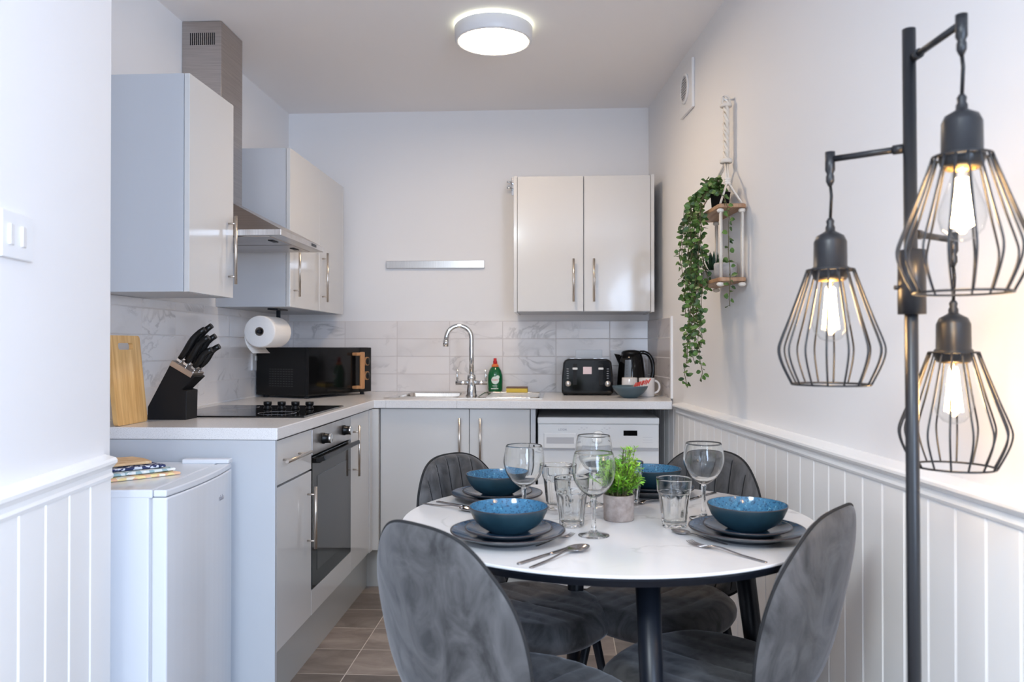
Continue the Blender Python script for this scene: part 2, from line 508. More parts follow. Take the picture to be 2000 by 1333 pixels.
# ------------------------------------------------------------------ mesh builder
class MB:
    def __init__(s):
        s.v = []
        s.f = []
        s.sm = []
        s.mi = []

    def add(s, vs, fs, smooth=False, mi=0):
        b = len(s.v)
        s.v += [tuple(x) for x in vs]
        for f in fs:
            s.f.append([b + i for i in f])
            s.sm.append(smooth)
            s.mi.append(mi)
        return s

    def box(s, x0, x1, y0, y1, z0, z1, mi=0):
        vs = [(x, y, z) for z in (z0, z1) for y in (y0, y1) for x in (x0, x1)]
        return s.add(vs, [(0, 2, 3, 1), (4, 5, 7, 6), (0, 1, 5, 4), (2, 6, 7, 3), (0, 4, 6, 2), (1, 3, 7, 5)], mi=mi)

    def obox(s, o, ax, ay, az, mi=0):
        """box from corner o along three edge vectors"""
        o, ax, ay, az = map(Vector, (o, ax, ay, az))
        vs = [o + ax * i + ay * j + az * k for k in (0, 1) for j in (0, 1) for i in (0, 1)]
        fs = [(0, 2, 3, 1), (4, 5, 7, 6), (0, 1, 5, 4), (2, 6, 7, 3), (0, 4, 6, 2), (1, 3, 7, 5)]
        if ax.cross(ay).dot(az) < 0:
            fs = [f[::-1] for f in fs]
        return s.add(vs, fs, mi=mi)

    def prism(s, poly, z0, z1, mi=0):
        n = len(poly)
        ar = sum(poly[i][0] * poly[(i + 1) % n][1] - poly[(i + 1) % n][0] * poly[i][1] for i in range(n))
        if ar < 0:
            poly = poly[::-1]
        vs = [(x, y, z0) for x, y in poly] + [(x, y, z1) for x, y in poly]
        fs = [tuple(range(n))[::-1], tuple(range(n, 2 * n))] + [(i, (i + 1) % n, n + (i + 1) % n, n + i) for i in range(n)]
        return s.add(vs, fs, mi=mi)

    def lathe(s, prof, c=(0, 0, 0), n=48, smooth=True, mod=None, axis=None, mi=0, closed=False):
        """prof = [(r, z)], revolved about z through c (or about the given axis direction)"""
        q = Vector((0, 0, 1)).rotation_difference(Vector(axis).normalized()) if axis else None
        c = Vector(c)
        vs, fs = [], []
        rings = []
        for (r, z) in prof:
            if r < 1e-6:
                p = Vector((0, 0, z))
                if q: p = q @ p
                rings.append([len(vs)])
                vs.append(c + p)
            else:
                st = len(vs)
                for i in range(n):
                    a = 2 * pi * i / n
                    rr = r * (mod(a, z) if mod else 1)
                    p = Vector((rr * cos(a), rr * sin(a), z))
                    if q: p = q @ p
                    vs.append(c + p)
                rings.append(list(range(st, st + n)))
        pairs = list(zip(rings, rings[1:]))
        if closed:
            pairs.append((rings[-1], rings[0]))
        for a, b in pairs:
            for i in range(n):
                j = (i + 1) % n
                if len(a) == 1 and len(b) == 1:
                    continue
                if len(a) == 1:
                    fs.append((a[0], b[j], b[i]))
                elif len(b) == 1:
                    fs.append((a[i], a[j], b[0]))
                else:
                    fs.append((a[i], a[j], b[j], b[i]))
        return s.add(vs, fs, smooth, mi)

    def tube(s, pts, rad, n=12, cap=True, smooth=True, closed=False, mi=0):
        pts = [Vector(p) for p in pts]
        if not hasattr(rad, '__len__'):
            rad = [rad] * len(pts)
        L = len(pts)
        tang = []
        for i in range(L):
            a = pts[(i - 1) % L] if (closed or i > 0) else pts[i]
            b = pts[(i + 1) % L] if (closed or i < L - 1) else pts[i]
            tang.append((b - a).normalized())
        up = Vector((0, 0, 1))
        if abs(tang[0].dot(up)) > 0.9:
            up = Vector((1, 0, 0))
        nrm = (up - tang[0] * up.dot(tang[0])).normalized()
        vs, fs = [], []
        for i in range(L):
            t = tang[i]
            nrm = (nrm - t * nrm.dot(t))
            nrm = nrm.normalized() if nrm.length > 1e-6 else t.orthogonal().normalized()
            bn = t.cross(nrm)
            for k in range(n):
                a = 2 * pi * k / n
                vs.append(pts[i] + (nrm * cos(a) + bn * sin(a)) * rad[i])
        m = L if closed else L - 1
        for i in range(m):
            for k in range(n):
                k2 = (k + 1) % n
                j = (i + 1) % L
                fs.append((i * n + k, i * n + k2, j * n + k2, j * n + k))
        s.add(vs, fs, smooth, mi)
        if cap and not closed:
            b = len(s.v) - len(vs)
            s.f.append([b + k for k in range(n)][::-1]); s.sm.append(False); s.mi.append(mi)
            s.f.append([b + (L - 1) * n + k for k in range(n)]); s.sm.append(False); s.mi.append(mi)
        return s

    def build(s, name, m, parent=None, origin=(0, 0, 0), bevel=0.0, seg=2, fixn=False):
        me = bpy.data.meshes.new(name)
        ox, oy, oz = origin
        me.from_pydata([(x - ox, y - oy, z - oz) for x, y, z in s.v], [], s.f)
        me.polygons.foreach_set('use_smooth', s.sm)
        me.polygons.foreach_set('material_index', s.mi)
        me.update()
        if fixn:
            bm = bmesh.new()
            bm.from_mesh(me)
            bmesh.ops.remove_doubles(bm, verts=bm.verts, dist=1e-6)
            bmesh.ops.recalc_face_normals(bm, faces=bm.faces)
            bm.to_mesh(me)
            bm.free()
        for x in (m if isinstance(m, (list, tuple)) else [m]):
            me.materials.append(x)
        o = bpy.data.objects.new(name, me)
        COL.objects.link(o)
        if parent is not None:
            o.parent = parent
        else:
            o.location = origin
        if bevel > 0:
            b = o.modifiers.new('bevel', 'BEVEL')
            b.width = bevel
            b.segments = seg
            b.limit_method = 'ANGLE'
            b.angle_limit = radians(40)
        return o


def tag(o, label=None, cat=None, group=None, kind=None):
    if label: o['label'] = label
    if cat: o['category'] = cat
    if group: o['group'] = group
    if kind: o['kind'] = kind
    return o


ORG = {}


def thing(name, label, cat, loc=(0, 0, 0), rz=0.0, group=None):
    o = bpy.data.objects.new(name, None)
    COL.objects.link(o)
    o.empty_display_size = 0.05
    o.location = loc
    o.rotation_euler = (0, 0, rz)
    tag(o, label, cat, group)
    return o


def part(name, mb, m, parent, origin=(0, 0, 0), **kw):
    return mb.build(name, m, parent, origin, **kw)


def copy_tree(o, parent=None):
    c = o.copy()
    COL.objects.link(c)
    if parent is not None:
        c.parent = parent
    for ch in list(o.children):
        copy_tree(ch, c)
    return c


def struct(name, mb, m, **kw):
    return tag(mb.build(name, m, None, **kw), kind='structure')


def text_mesh(txt, size, extrude=0.0003):
    cu = bpy.data.curves.new('lettering', 'FONT')
    cu.body = txt
    cu.size = size
    cu.extrude = extrude
    cu.align_x = 'CENTER'
    cu.align_y = 'CENTER'
    cu.resolution_u = 3
    t = bpy.data.objects.new('lettering', cu)
    COL.objects.link(t)
    bpy.context.view_layer.update()
    me = bpy.data.meshes.new_from_object(t.evaluated_get(bpy.context.evaluated_depsgraph_get()))
    bpy.data.objects.remove(t)
    return me


def lettering(txt, size, m, parent, loc, xdir, ydir, name='lettering'):
    """flat letters, xdir = reading direction, ydir = up of the letters; in the parent's space"""
    me = text_mesh(txt, size)
    x = Vector(xdir).normalized(); y = Vector(ydir).normalized(); z = x.cross(y)
    mt = Matrix((x, y, z)).transposed().to_4x4()
    mt.translation = Vector(loc)
    me.transform(mt)
    me.materials.clear()
    me.materials.append(m)
    o = bpy.data.objects.new(name, me)
    COL.objects.link(o)
    o.parent = parent
    return o


# ------------------------------------------------------------------ room shell
ZC = 2.505
YB = 4.49
XL = -1.545
CT = 0.91            # worktop height


def xr(y):           # right wall, upper plaster face
    return 0.507 + 0.099 * (YB - y)


def xl(y):           # short wall on the left near the camera
    return -1.083 + 0.153 * (1.87 - y)


struct('floor', MB().box(-2.7, 1.6, -3.1, 4.6, -0.06, 0.0), M['floor'])
struct('ceiling', MB().box(-2.7, 1.6, -3.1, 4.6, ZC, ZC + 0.08), M['ceiling'])
struct('wall_back', MB().box(-1.7, 0.9, YB, YB + 0.1, 0, ZC), M['wall'])
struct('wall_left', MB().box(XL - 0.1, XL, 1.87, YB, 0, ZC), M['wall'])
# right wall, with a window opening behind the camera
mb = MB()


def rw(y0, y1, z0, z1):
    mb.prism([(xr(y0), y0), (xr(y1), y1), (xr(y1) + 0.12, y1), (xr(y0) + 0.12, y0)], z0, z1)


rw(-0.35, YB, 0, ZC); rw(-3.1, -1.85, 0, ZC); rw(-1.85, -0.35, 0, 0.75); rw(-1.85, -0.35, 2.25, ZC)
struct('wall_right', mb, M['wall'])
mb = MB()
mb.box(-2.6, -1.7, -3.1, -3.0, 0, ZC); mb.box(0.6, 1.4, -3.1, -3.0, 0, ZC)
mb.box(-1.7, 0.6, -3.1, -3.0, 0, 0.04); mb.box(-1.7, 0.6, -3.1, -3.0, 2.25, ZC)
struct('wall_rear', mb, mat('dark_for_reflections', (0.16, 0.17, 0.20), 0.6))  # unseen wall, dark tone invented so black gloss surfaces reflect less light
struct('wall_left_living', MB().box(-2.7, -2.6, -3.1, 0.6, 0, ZC), M['wall'])
# short wall at the left edge of the picture
mb = MB()
mb.prism([(xl(0.6), 0.6), (xl(1.87), 1.87), (-1.70, 1.90), (-2.7, 1.90), (-2.7, 0.6)], 0, ZC)
struct('wall_left_front', mb, M['wall'])
# window frames behind the camera
mb = MB()
for x0, x1, z0, z1 in ((-1.7, 0.6, 0.04, 0.10), (-1.7, 0.6, 2.19, 2.25), (-1.7, -1.64, 0.10, 2.19), (0.54, 0.6, 0.10, 2.19), (-0.58, -0.52, 0.10, 2.19)):
    mb.box(x0, x1, -3.03, -3.00, z0, z1)
struct('window_1', mb, M['white_gloss'])
mb = MB()
for y0, y1, z0, z1 in ((-1.85, -0.35, 0.75, 0.81), (-1.85, -0.35, 2.19, 2.25), (-1.85, -1.79, 0.81, 2.19), (-0.41, -0.35, 0.81, 2.19)):
    mb.prism([(xr(y0) + 0.02, y0), (xr(y1) + 0.02, y1), (xr(y1) + 0.07, y1), (xr(y0) + 0.07, y0)], z0, z1)
struct('window_2', mb, M['white_gloss'])


# panelling below the dado rail: vertical boards with small grooves
def boards(fx, y0, y1, first, step, t, z0, z1, side):
    """fx(y) = wall face, boards stick out by t towards the room (side = -1: towards -x)"""
    pts = [(fx(y0) + side * 0.0, y0)]
    ys = []
    y = first
    while y > y0 + 0.01:
        if y < y1 - 0.01:
            ys.append(y)
        y -= step
    ys = sorted(ys)
    face = lambda yy, d=0.0: (fx(yy) + side * (t - d), yy)
    out = [face(y0)]
    for yy in ys:
        out += [face(yy - 0.0045), face(yy - 0.002, 0.004), face(yy + 0.002, 0.004), face(yy + 0.0045)]
    out.append(face(y1))
    poly = out + [(fx(y1), y1), (fx(y0), y0)]
    return MB().prism(poly, z0, z1)


struct('wall_right_panelling', boards(xr, -0.3, 4.45, 4.36, 0.0925, 0.03, 0, 0.885, -1), M['white_gloss'])
struct('wall_left_front_panelling', boards(xl, 0.62, 1.835, 1.825, 0.101, 0.018, 0, 0.885, 1), M['white_gloss'])


def rail(fx, y0, y1, prof, side):
    a = [Vector((fx(y0) + side * d, y0, z)) for d, z in prof]
    b = [Vector((fx(y1) + side * d, y1, z)) for d, z in prof]
    n = len(prof)
    m = MB()
    fs = [(i, (i + 1) % n, n + (i + 1) % n, n + i) for i in range(n)] + [tuple(range(n)), tuple(range(n, 2 * n))[::-1]]
    m.add(a + b, fs)
    return m


P_R = [(0, 0.855), (0.034, 0.855), (0.037, 0.862), (0.034, 0.868), (0.034, 0.876), (0.046, 0.884), (0.052, 0.890), (0.052, 0.896), (0.046, 0.900), (0.004, 0.906), (0, 0.906)]
P_L = [(0, 0.852), (0.021, 0.852), (0.024, 0.860), (0.020, 0.866), (0.020, 0.876), (0.027, 0.884), (0.033, 0.890), (0.033, 0.897), (0.028, 0.902), (0.003, 0.908), (0, 0.908)]
struct('trim_1', rail(xr, -0.3, 3.74, P_R, -1), M['white_gloss'], fixn=True)
struct('trim_2', rail(xl, 0.62, 1.838, P_L, 1), M['white_gloss'], fixn=True)

# tiled splashback
struct('wall_back_tiles', MB().box(XL + 0.006, xr(YB), YB - 0.008, YB, CT, 1.31), M['tiles_back'])
struct('wall_left_tiles', MB().box(XL, XL + 0.008, 2.40, YB - 0.008, CT, 1.344), M['tiles_left'])
mb = MB().prism([(xr(3.955) - 0.008, 3.955), (xr(YB) - 0.008, YB - 0.008), (xr(YB), YB - 0.008), (xr(3.955), 3.955)], CT, 1.31)
struct('wall_right_tiles', mb, M['tiles_right'])
struct('trim_3', MB().prism([(xr(3.94) - 0.011, 3.94), (xr(3.955) - 0.011, 3.955), (xr(3.955), 3.955), (xr(3.94), 3.94)], CT, 1.315), M['white_plastic'])
struct('trim_4', MB().box(XL + 0.008, XL + 0.012, 2.44, 4.48, CT, CT + 0.006), M['white_plastic'])

# ------------------------------------------------------------------ worktop with the sink cut-out
FX = -0.876          # front of the left run
FY = 3.752           # front of the back run
SX0, SX1, SY0, SY1 = -0.80, -0.50, 3.96, 4.28      # sink bowl opening
mb = MB()
z0, z1 = 0.872, CT
mb.prism([(XL + 0.0, 2.445), (FX, 2.445), (FX, FY), (-0.82, FY), (-0.82, YB - 0.008), (XL, YB - 0.008)], z0, z1)
mb.box(-0.82, -0.48, FY, 3.94, z0, z1)
mb.box(-0.82, -0.48, 4.30, YB - 0.008, z0, z1)
mb.prism([(-0.48, FY), (0.531, FY), (0.553, 3.96), (xr(YB) - 0.008, YB - 0.008), (-0.48, YB - 0.008)], z0, z1)
wt = tag(mb.build('worktop', M['worktop'], bevel=0.003), 'speckled white L-shaped kitchen worktop running along the left and back walls', 'worktop')


# ------------------------------------------------------------------ cupboards
def bar_handle(a, b, out, parent, origin, r=0.0055, inset=0.028):
    """T-bar handle between a and b (world), 'out' = vector from bar back to the door"""
    a, b, out = Vector(a), Vector(b), Vector(out)
    d = (b - a).normalized()
    m = MB().tube([a, b], r, 14)
    for p in (a + d * inset, b - d * inset):
        m.tube([p, p + out], r * 0.62, 10)
    return part('handle', m, M['nickel'], parent, origin)


HO = Vector((-0.030, 0, 0))
DX = -0.885          # door faces of the left run


def door_x(name, y0, y1, z0, z1, parent, org, x=DX, t=0.018, m=None):
    return part(name, MB().box(x - t, x, y0 + 0.0015, y1 - 0.0015, z0 + 0.0015, z1 - 0.0015), m or M['cab'], parent, org, bevel=0.0012)


# drawer-and-door unit nearest the camera
o = (-1.2, 2.65, 0)
t = thing('base_cabinet', 'light grey base cupboard with one drawer above a door, beside the fridge end panel', 'kitchen cabinet', o)
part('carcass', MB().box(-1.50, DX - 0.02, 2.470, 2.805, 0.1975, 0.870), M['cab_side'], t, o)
d = door_x('drawer', 2.468, 2.820, 0.724, 0.868, t, o)
bar_handle((-0.855, 2.475, 0.800), (-0.855, 2.725, 0.800), HO, d, o, inset=0.05)
d = door_x('door', 2.468, 2.820, 0.198, 0.720, t, o)
bar_handle((-0.855, 2.775, 0.670), (-0.855, 2.775, 0.450), HO, d, o)
o = (-1.2, 2.456, 0)
tag(MB().box(XL + 0.01, -0.884, 2.449, 2.467, 0.0, 0.871).build('end_panel', M['cab_side'], None, o, bevel=0.001), 'tall pale blue-grey end panel closing the left run beside the fridge', 'cabinet panel')

# oven unit
o = (-1.2, 3.09, 0)
t = thing('built_in_oven', 'built-in single oven with black glass door and steel control panel', 'oven', o)
part('body', MB().box(-1.46, DX - 0.03, 2.83, 3.36, 0.30, 0.866), M['black_matt'], t, o)
part('control_panel', MB().box(DX - 0.03, DX + 0.001, 2.826, 3.362, 0.772, 0.866), M['steel_light'], t, o, bevel=0.0015)
dr = part('door', MB().box(DX - 0.029, DX + 0.001, 2.826, 3.362, 0.290, 0.766), M['oven_dark'], t, o, bevel=0.0015)
part('window', MB().box(DX, DX + 0.0022, 2.885, 3.315, 0.345, 0.690), M['oven_glass'], dr, o)
mb = MB().obox((DX + 0.012, 2.84, 0.742), (0.034, 0, 0.012), (0, 0.505, 0), (-0.004, 0, 0.016))
mb.box(DX, DX + 0.02, 2.86, 2.885, 0.740, 0.757); mb.box(DX, DX + 0.02, 3.30, 3.325, 0.740, 0.757)
part('handle', mb, M['black'], dr, o, bevel=0.002)
for yy in (2.955, 3.245):
    k = part('knob', MB().lathe([(0, 0), (0.021, 0), (0.021, 0.006), (0.0185, 0.010), (0.0175, 0.030), (0, 0.030)], (DX + 0.001, yy, 0.820), 28, True, axis=(1, 0, 0)), M['black'], t, o)
    part('knob_cap', MB().lathe([(0.0178, 0.026), (0.0185, 0.027), (0.0185, 0.032), (0.016, 0.034), (0, 0.034)], (DX + 0.001, yy, 0.820), 28, True, axis=(1, 0, 0)), M['chrome'], k, o)
o = (-1.2, 3.09, 0.2)
tag(MB().box(DX - 0.018, DX, 2.8225, 3.366, 0.199, 0.287).build('oven_filler_panel', M['cab'], None, o, bevel=0.001), 'narrow grey gloss panel directly under the built-in oven', 'cabinet panel')

# corner cupboard right of the oven
o = (-1.2, 3.56, 0)
t = thing('corner_cabinet', 'light grey corner base cupboard with one long handle right of the oven', 'kitchen cabinet', o)
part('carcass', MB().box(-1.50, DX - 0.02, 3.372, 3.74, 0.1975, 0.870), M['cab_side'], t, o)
d = door_x('door', 3.367, 3.690, 0.198, 0.868, t, o)
bar_handle((-0.857, 3.400, 0.824), (-0.857, 3.400, 0.606), HO + Vector((0.002, 0, 0)), d, o)
part('corner_post', MB().box(DX - 0.02, DX + 0.004, 3.692, 3.74, 0.198, 0.868).box(DX - 0.01, -0.853, 3.745, 3.79, 0.198, 0.868), M['cab'], t, o, bevel=0.001)
o = (-0.9, 3.0, 0)
tag(MB().box(-0.945, -0.93, 2.47, 3.835, 0, 0.196).build('plinth', M['kick'], None, o), 'grey gloss plinth under the left run of cupboards', 'plinth')
tag(MB().box(-0.93, -0.106, 3.835, 3.85, 0, 0.196).build('plinth', M['kick'], None, (-0.5, 3.84, 0)), 'grey plinth under the sink cupboard at the back', 'plinth')

# sink cupboard, two doors
o = (-0.48, 4.0, 0)
DY = 3.777
t = thing('sink_cabinet', 'grey two-door base cupboard below the sink with vertical bar handles', 'kitchen cabinet', o)
part('carcass', MB().box(-0.850, -0.133, DY + 0.02, 3.93, 0.1975, 0.870).box(-0.850, -0.133, 4.32, 4.46, 0.1975, 0.870).box(-0.850, -0.133, 3.93, 4.32, 0.1975, 0.60), M['cab_side'], t, o)
for x0, x1, hx in ((-0.851, -0.422, -0.466), (-0.422, -0.132, -0.368)):
    d = part('door', MB().box(x0 + 0.0015, x1 - 0.0015, DY, DY + 0.018, 0.198, 0.868), M['cab'], t, o, bevel=0.0012)
    bar_handle((hx, DY - 0.030, 0.826), (hx, DY - 0.030, 0.606), (0, 0.030, 0), d, o)
tag(MB().box(-0.130, -0.107, DY, 4.47, 0, 0.871).build('end_panel', M['cab_side'], None, (-0.12, 4.1, 0), bevel=0.001), 'narrow upright grey panel between the sink cupboard and the white appliance', 'cabinet panel')


# wall cupboards
def wall_cab_x(name, label, y0, y1, doors, x0=XL + 0.001, xf=-1.203, z0=1.345, z1=2.061):
    o = ((x0 + xf) / 2, (y0 + y1) / 2, z0)
    t = thing(name, label, 'kitchen cabinet', o, group=None)
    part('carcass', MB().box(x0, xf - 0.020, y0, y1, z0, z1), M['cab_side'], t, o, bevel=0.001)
    for a, b, hy in doors:
        d = part('door', MB().box(xf - 0.018, xf, a + 0.001, b - 0.0015, z0, z1), M['cab'], t, o, bevel=0.0012)
        bar_handle((xf + 0.028, hy, z0 + 0.048), (xf + 0.028, hy, z0 + 0.298), (-0.028, 0, 0), d, o)
    return t


wall_cab_x('wall_cabinet', 'tall narrow pale grey wall cupboard with one door, nearest the camera left of the extractor', 2.535, 2.890, [(2.535, 2.890, 2.845)])
wall_cab_x('wall_cabinet', 'pale grey two-door wall cupboard in the left corner above the microwave', 3.515, 4.41, [(3.515, 3.962, 3.568), (3.962, 4.41, 4.008)])
o = (0.13, 4.3, 1.345)
t = thing('wall_cabinet', 'square pale grey two-door wall cupboard on the back wall above the toaster', 'kitchen cabinet', o)
part('carcass', MB().box(-0.211, 0.474, 4.131, YB, 1.345, 2.047), M['cab_side'], t, o, bevel=0.001)
for x0, x1 in ((-0.229, -0.2115), (0.4745, 0.492)):
    part('side_panel', MB().box(x0, x1, 4.108, YB, 1.343, 2.049), M['cab'], t, o, bevel=0.001)
for x0, x1, hx in ((-0.2105, 0.1305, 0.080), (0.1325, 0.4735, 0.184)):
    d = part('door', MB().box(x0 + 0.001, x1 - 0.001, 4.111, 4.130, 1.347, 2.045), M['cab'], t, o, bevel=0.0012)
    bar_handle((hx, 4.083, 1.616), (hx, 4.083, 1.396), (0, 0.028, 0), d, o)
# chrome hooks sticking out beside it
o = (-0.25, 4.47, 2.09)
t = thing('wall_hook', 'small chrome double hook on the back wall beside the two-door cupboard', 'hook', (-0.25, 4.49, 2.06))
oo = (-0.25, 4.49, 2.06)
part('plate', MB().box(-0.262, -0.240, 4.482, 4.49, 2.02, 2.12), M['chrome'], t, oo, bevel=0.001)
for zz in (2.088, 2.055):
    part('peg', MB().tube([(-0.255, 4.486, zz), (-0.262, 4.455, zz), (-0.285, 4.445, zz)], 0.006, 12), M['chrome'], t, oo)

# ------------------------------------------------------------------ extractor hood
o = (-1.3, 3.17, 1.58)
t = thing('cooker_hood', 'stainless steel chimney extractor hood between the left wall cupboards', 'extractor hood', o)
CX0, CX1, CY0, CY1 = XL + 0.001, -1.379, 3.185, 3.405
HX0, HX1, HY0, HY1 = XL + 0.001, -1.027, 2.900, 3.446
ch = part('chimney', MB().box(CX0, CX1, CY0, CY1, 1.775, ZC - 0.002), M['steel'], t, o, bevel=0.0015)
mb = MB()
for k in range(13):
    x = -1.510 + k * 0.0083
    mb.box(x, x + 0.0038, CY0 - 0.0012, CY0 + 0.001, 2.405, 2.455 if k < 7 else 2.455)
part('vent_slots', mb, M['black_matt'], ch, o)
mb = MB()
mb.add([(HX0, HY0, 1.602), (HX1, HY0, 1.602), (HX1, HY1, 1.602), (HX0, HY1, 1.602),
        (CX0, CY0, 1.780), (CX1, CY0, 1.780), (CX1, CY1, 1.780), (CX0, CY1, 1.780)],
       [(3, 2, 1, 0), (4, 5, 6, 7), (0, 1, 5, 4), (1, 2, 6, 5), (2, 3, 7, 6), (3, 0, 4, 7)])
part('canopy', mb, M['steel'], t, o, bevel=0.001)
ed = part('edge_band', MB().box(HX0, HX1, HY0, HY1, 1.580, 1.602), M['steel_light'], t, o, bevel=0.001)
part('buttons', MB().box(HX1, HX1 + 0.0015, 3.27, 3.33, 1.586, 1.597), M['black'], ed, o)
for a, b in ((2.93, 3.165), (3.18, 3.415)):
    f = part('grease_filter', MB().box(-1.49, -1.08, a, b, 1.5775, 1.5805), M['steel'], t, o)
    part('filter_catch', MB().box(-1.12, -1.10, (a + b) / 2 - 0.03, (a + b) / 2 + 0.03, 1.575, 1.578), M['black_matt'], f, o)

# ------------------------------------------------------------------ kitchen roll under the corner cupboard
o = (-1.335, 3.60, 1.233)
t = thing('paper_towel_holder', 'black metal roll holder screwed under the corner wall cupboard', 'roll holder', (-1.335, 3.60, 1.343))
oo = (-1.335, 3.60, 1.343)
mb = MB().box(-1.36, -1.31, 3.66, 3.80, 1.338, 1.3445)
mb.box(-1.345, -1.325, 3.735, 3.741, 1.22, 1.338)
part('bracket', mb, M['black_metal'], t, oo, bevel=0.001)
part('rod', MB().tube([(-1.335, 3.735, 1.233), (-1.335, 3.475, 1.233)], 0.007, 12), M['black_metal'], t, oo)
mb = MB().lathe([(0.020, 0.0), (0.0655, 0.0), (0.0705, 0.003), (0.0715, 0.008), (0.0715, 0.212), (0.0705, 0.217), (0.0655, 0.22), (0.020, 0.22)], (-1.335, 3.495, 1.233), 64, True, axis=(0, 1, 0))
# hanging loose end of the sheet
pts = []
for i in range(14):
    a = pi + 0.25 + i * 0.075
    pts.append((-1.335 + (0.0722 + i * 0.0016) * cos(a), 1.233 + (0.0722 + i * 0.0024) * sin(a)))
for i in range(len(pts) - 1):
    (xa, za), (xb, zb) = pts[i], pts[i + 1]
    mb.add([(xa, 3.50, za), (xb, 3.50, zb), (xb, 3.712, zb), (xa, 3.712, za), (xa + .0012, 3.50, za - .001), (xb + .0012, 3.50, zb - .001), (xb + .0012, 3.712, zb - .001), (xa + .0012, 3.712, za - .001)],
           [(0, 1, 2, 3), (7, 6, 5, 4), (0, 4, 5, 1), (3, 2, 6, 7)], True)
r = tag(mb.build('paper_towel_roll', M['paper'], None, o), 'white kitchen roll hanging on its holder below the corner wall cupboard', 'kitchen roll')
part('cardboard_core', MB().lathe([(0.0150, 0.001), (0.0204, 0.001), (0.0204, 0.219), (0.0150, 0.219)], (-1.335, 3.495, 1.233), 32, True, axis=(0, 1, 0), closed=True), M['card_dark'], r, o)

# ------------------------------------------------------------------ hob
o = (-1.17, 3.06, CT)
t = thing('ceramic_hob', 'black glass hob let into the worktop above the oven', 'hob', o)
part('glass_plate', MB().box(-1.440, -0.905, 2.800, 3.325, CT + 0.0003, CT + 0.006), M['black_glass'], t, o, bevel=0.002)
for x in (-1.158, -1.101, -1.045, -0.988):
    part('knob', MB().lathe([(0, 0), (0.0165, 0), (0.0155, 0.006), (0.0125, 0.010), (0.0125, 0.014), (0.0165, 0.018), (0.0165, 0.028), (0.0150, 0.030), (0, 0.030)], (x, 3.122, CT + 0.006), 28), M['black'], t, o)
for cx, cy, r in ((-1.30, 3.20, 0.075), (-1.30, 2.93, 0.09), (-1.05, 2.93, 0.07)):
    mb = MB().lathe([(r, 0.0), (r, 0.0003), (r - 0.002, 0.0003), (r - 0.002, 0.0)], (cx, cy, CT + 0.006), 64)
    part('ring_marking', mb, M['print_grey'], t, o)


# ------------------------------------------------------------------ sink
o = (-0.46, 4.12, CT)
t = thing('kitchen_sink', 'inset stainless steel sink with bowl and drainer under the back wall', 'sink', o)
mb = MB()
za, zb = CT + 0.0003, CT + 0.004
X0, X1, Y0, Y1 = -0.858, -0.075, 3.878, 4.372
mb.box(X0, SX0, Y0, Y1, za, zb); mb.box(SX1, X1, Y0, Y1, za, zb)
mb.box(SX0, SX1, Y0, SY0, za, zb); mb.box(SX0, SX1, SY1, Y1, za, zb)
part('rim', mb, M['sink'], t, o)


def rrect(x0, x1, y0, y1, r, n=6):
    out = []
    for cx, cy, a0 in ((x1 - r, y1 - r, 0), (x0 + r, y1 - r, 90), (x0 + r, y0 + r, 180), (x1 - r, y0 + r, 270)):
        for i in range(n + 1):
            a = radians(a0 + 90 * i / n)
            out.append((cx + r * cos(a), cy + r * sin(a)))
    return out


mb = MB()
rings = [(0.0, 0.001, 0.002), (0.0, 0.03, -0.0), (0.006, 0.05, -0.11), (0.03, 0.06, -0.135), (0.10, 0.05, -0.14)]
allr = []
for ins, r, z in rings:
    allr.append([(x, y, CT + 0.0035 + z) for x, y in rrect(SX0 + ins, SX1 - ins, SY0 + ins, SY1 - ins, max(r, 0.002))])
n = len(allr[0])
vs = [p for rr in allr for p in rr]
fs = []
for k in range(len(allr) - 1):
    for i in range(n):
        j = (i + 1) % n
        fs.append((k * n + i, (k + 1) * n + i, (k + 1) * n + j, k * n + j))
fs.append([(len(allr) - 1) * n + i for i in range(n)])
mb.add(vs, fs, True)
bw = part('bowl', mb, M['sink'], t, o, fixn=False)
bw.modifiers.new('thickness', 'SOLIDIFY').thickness = 0.0012
part('waste', MB().lathe([(0.0, 0.0), (0.030, 0.0), (0.036, 0.003), (0.030, 0.003), (0.0, -0.0005)], (-0.65, 4.12, CT - 0.137), 28), M['chrome'], bw, o)
mb = MB()
for k in range(7):
    y = 3.97 + k * 0.055
    mb.obox((-0.36, y, zb - 0.0005), (0.26, 0, 0), (0, 0.012, 0), (0, 0, 0.0022))
part('drainer_ribs', mb, M['sink'], t, o, bevel=0.0008)
part('drainer_edge', MB().tube([(x, y, zb + 0.001) for x, y in rrect(-0.40, -0.095, 3.90, 4.35, 0.05)], 0.0028, 8, closed=True), M['sink'], t, o)

# tap
o = (-0.44, 4.035, CT + 0.004)
t = thing('mixer_tap', 'chrome swan-neck mixer tap with two levers on the sink', 'tap', o)
ox, oy, oz = o
part('body', MB().lathe([(0, 0), (0.030, 0), (0.030, 0.004), (0.026, 0.010), (0.023, 0.04), (0.019, 0.08), (0.0215, 0.085), (0.0215, 0.105), (0.015, 0.112), (0, 0.112)], o, 32), M['chrome'], t, o)
pts = [(ox, oy, oz + 0.10), (ox, oy, oz + 0.20), (ox, oy, oz + 0.29)]
for i in range(1, 17):
    a = i / 16 * radians(172)
    pts.append((ox - 0.0625 * (1 - cos(a)), oy - 0.012 * (1 - cos(a)), oz + 0.295 + 0.0625 * sin(a)))
x, y, z = pts[-1]
pts.append((x - 0.003, y - 0.001, z - 0.03))
sp = part('spout', MB().tube(pts, 0.0118, 18), M['chrome'], t, o)
part('nozzle', MB().tube([(x - 0.002, y, z - 0.015), (x - 0.0045, y - 0.001, z - 0.052)], 0.0145, 18), M['chrome'], sp, o)
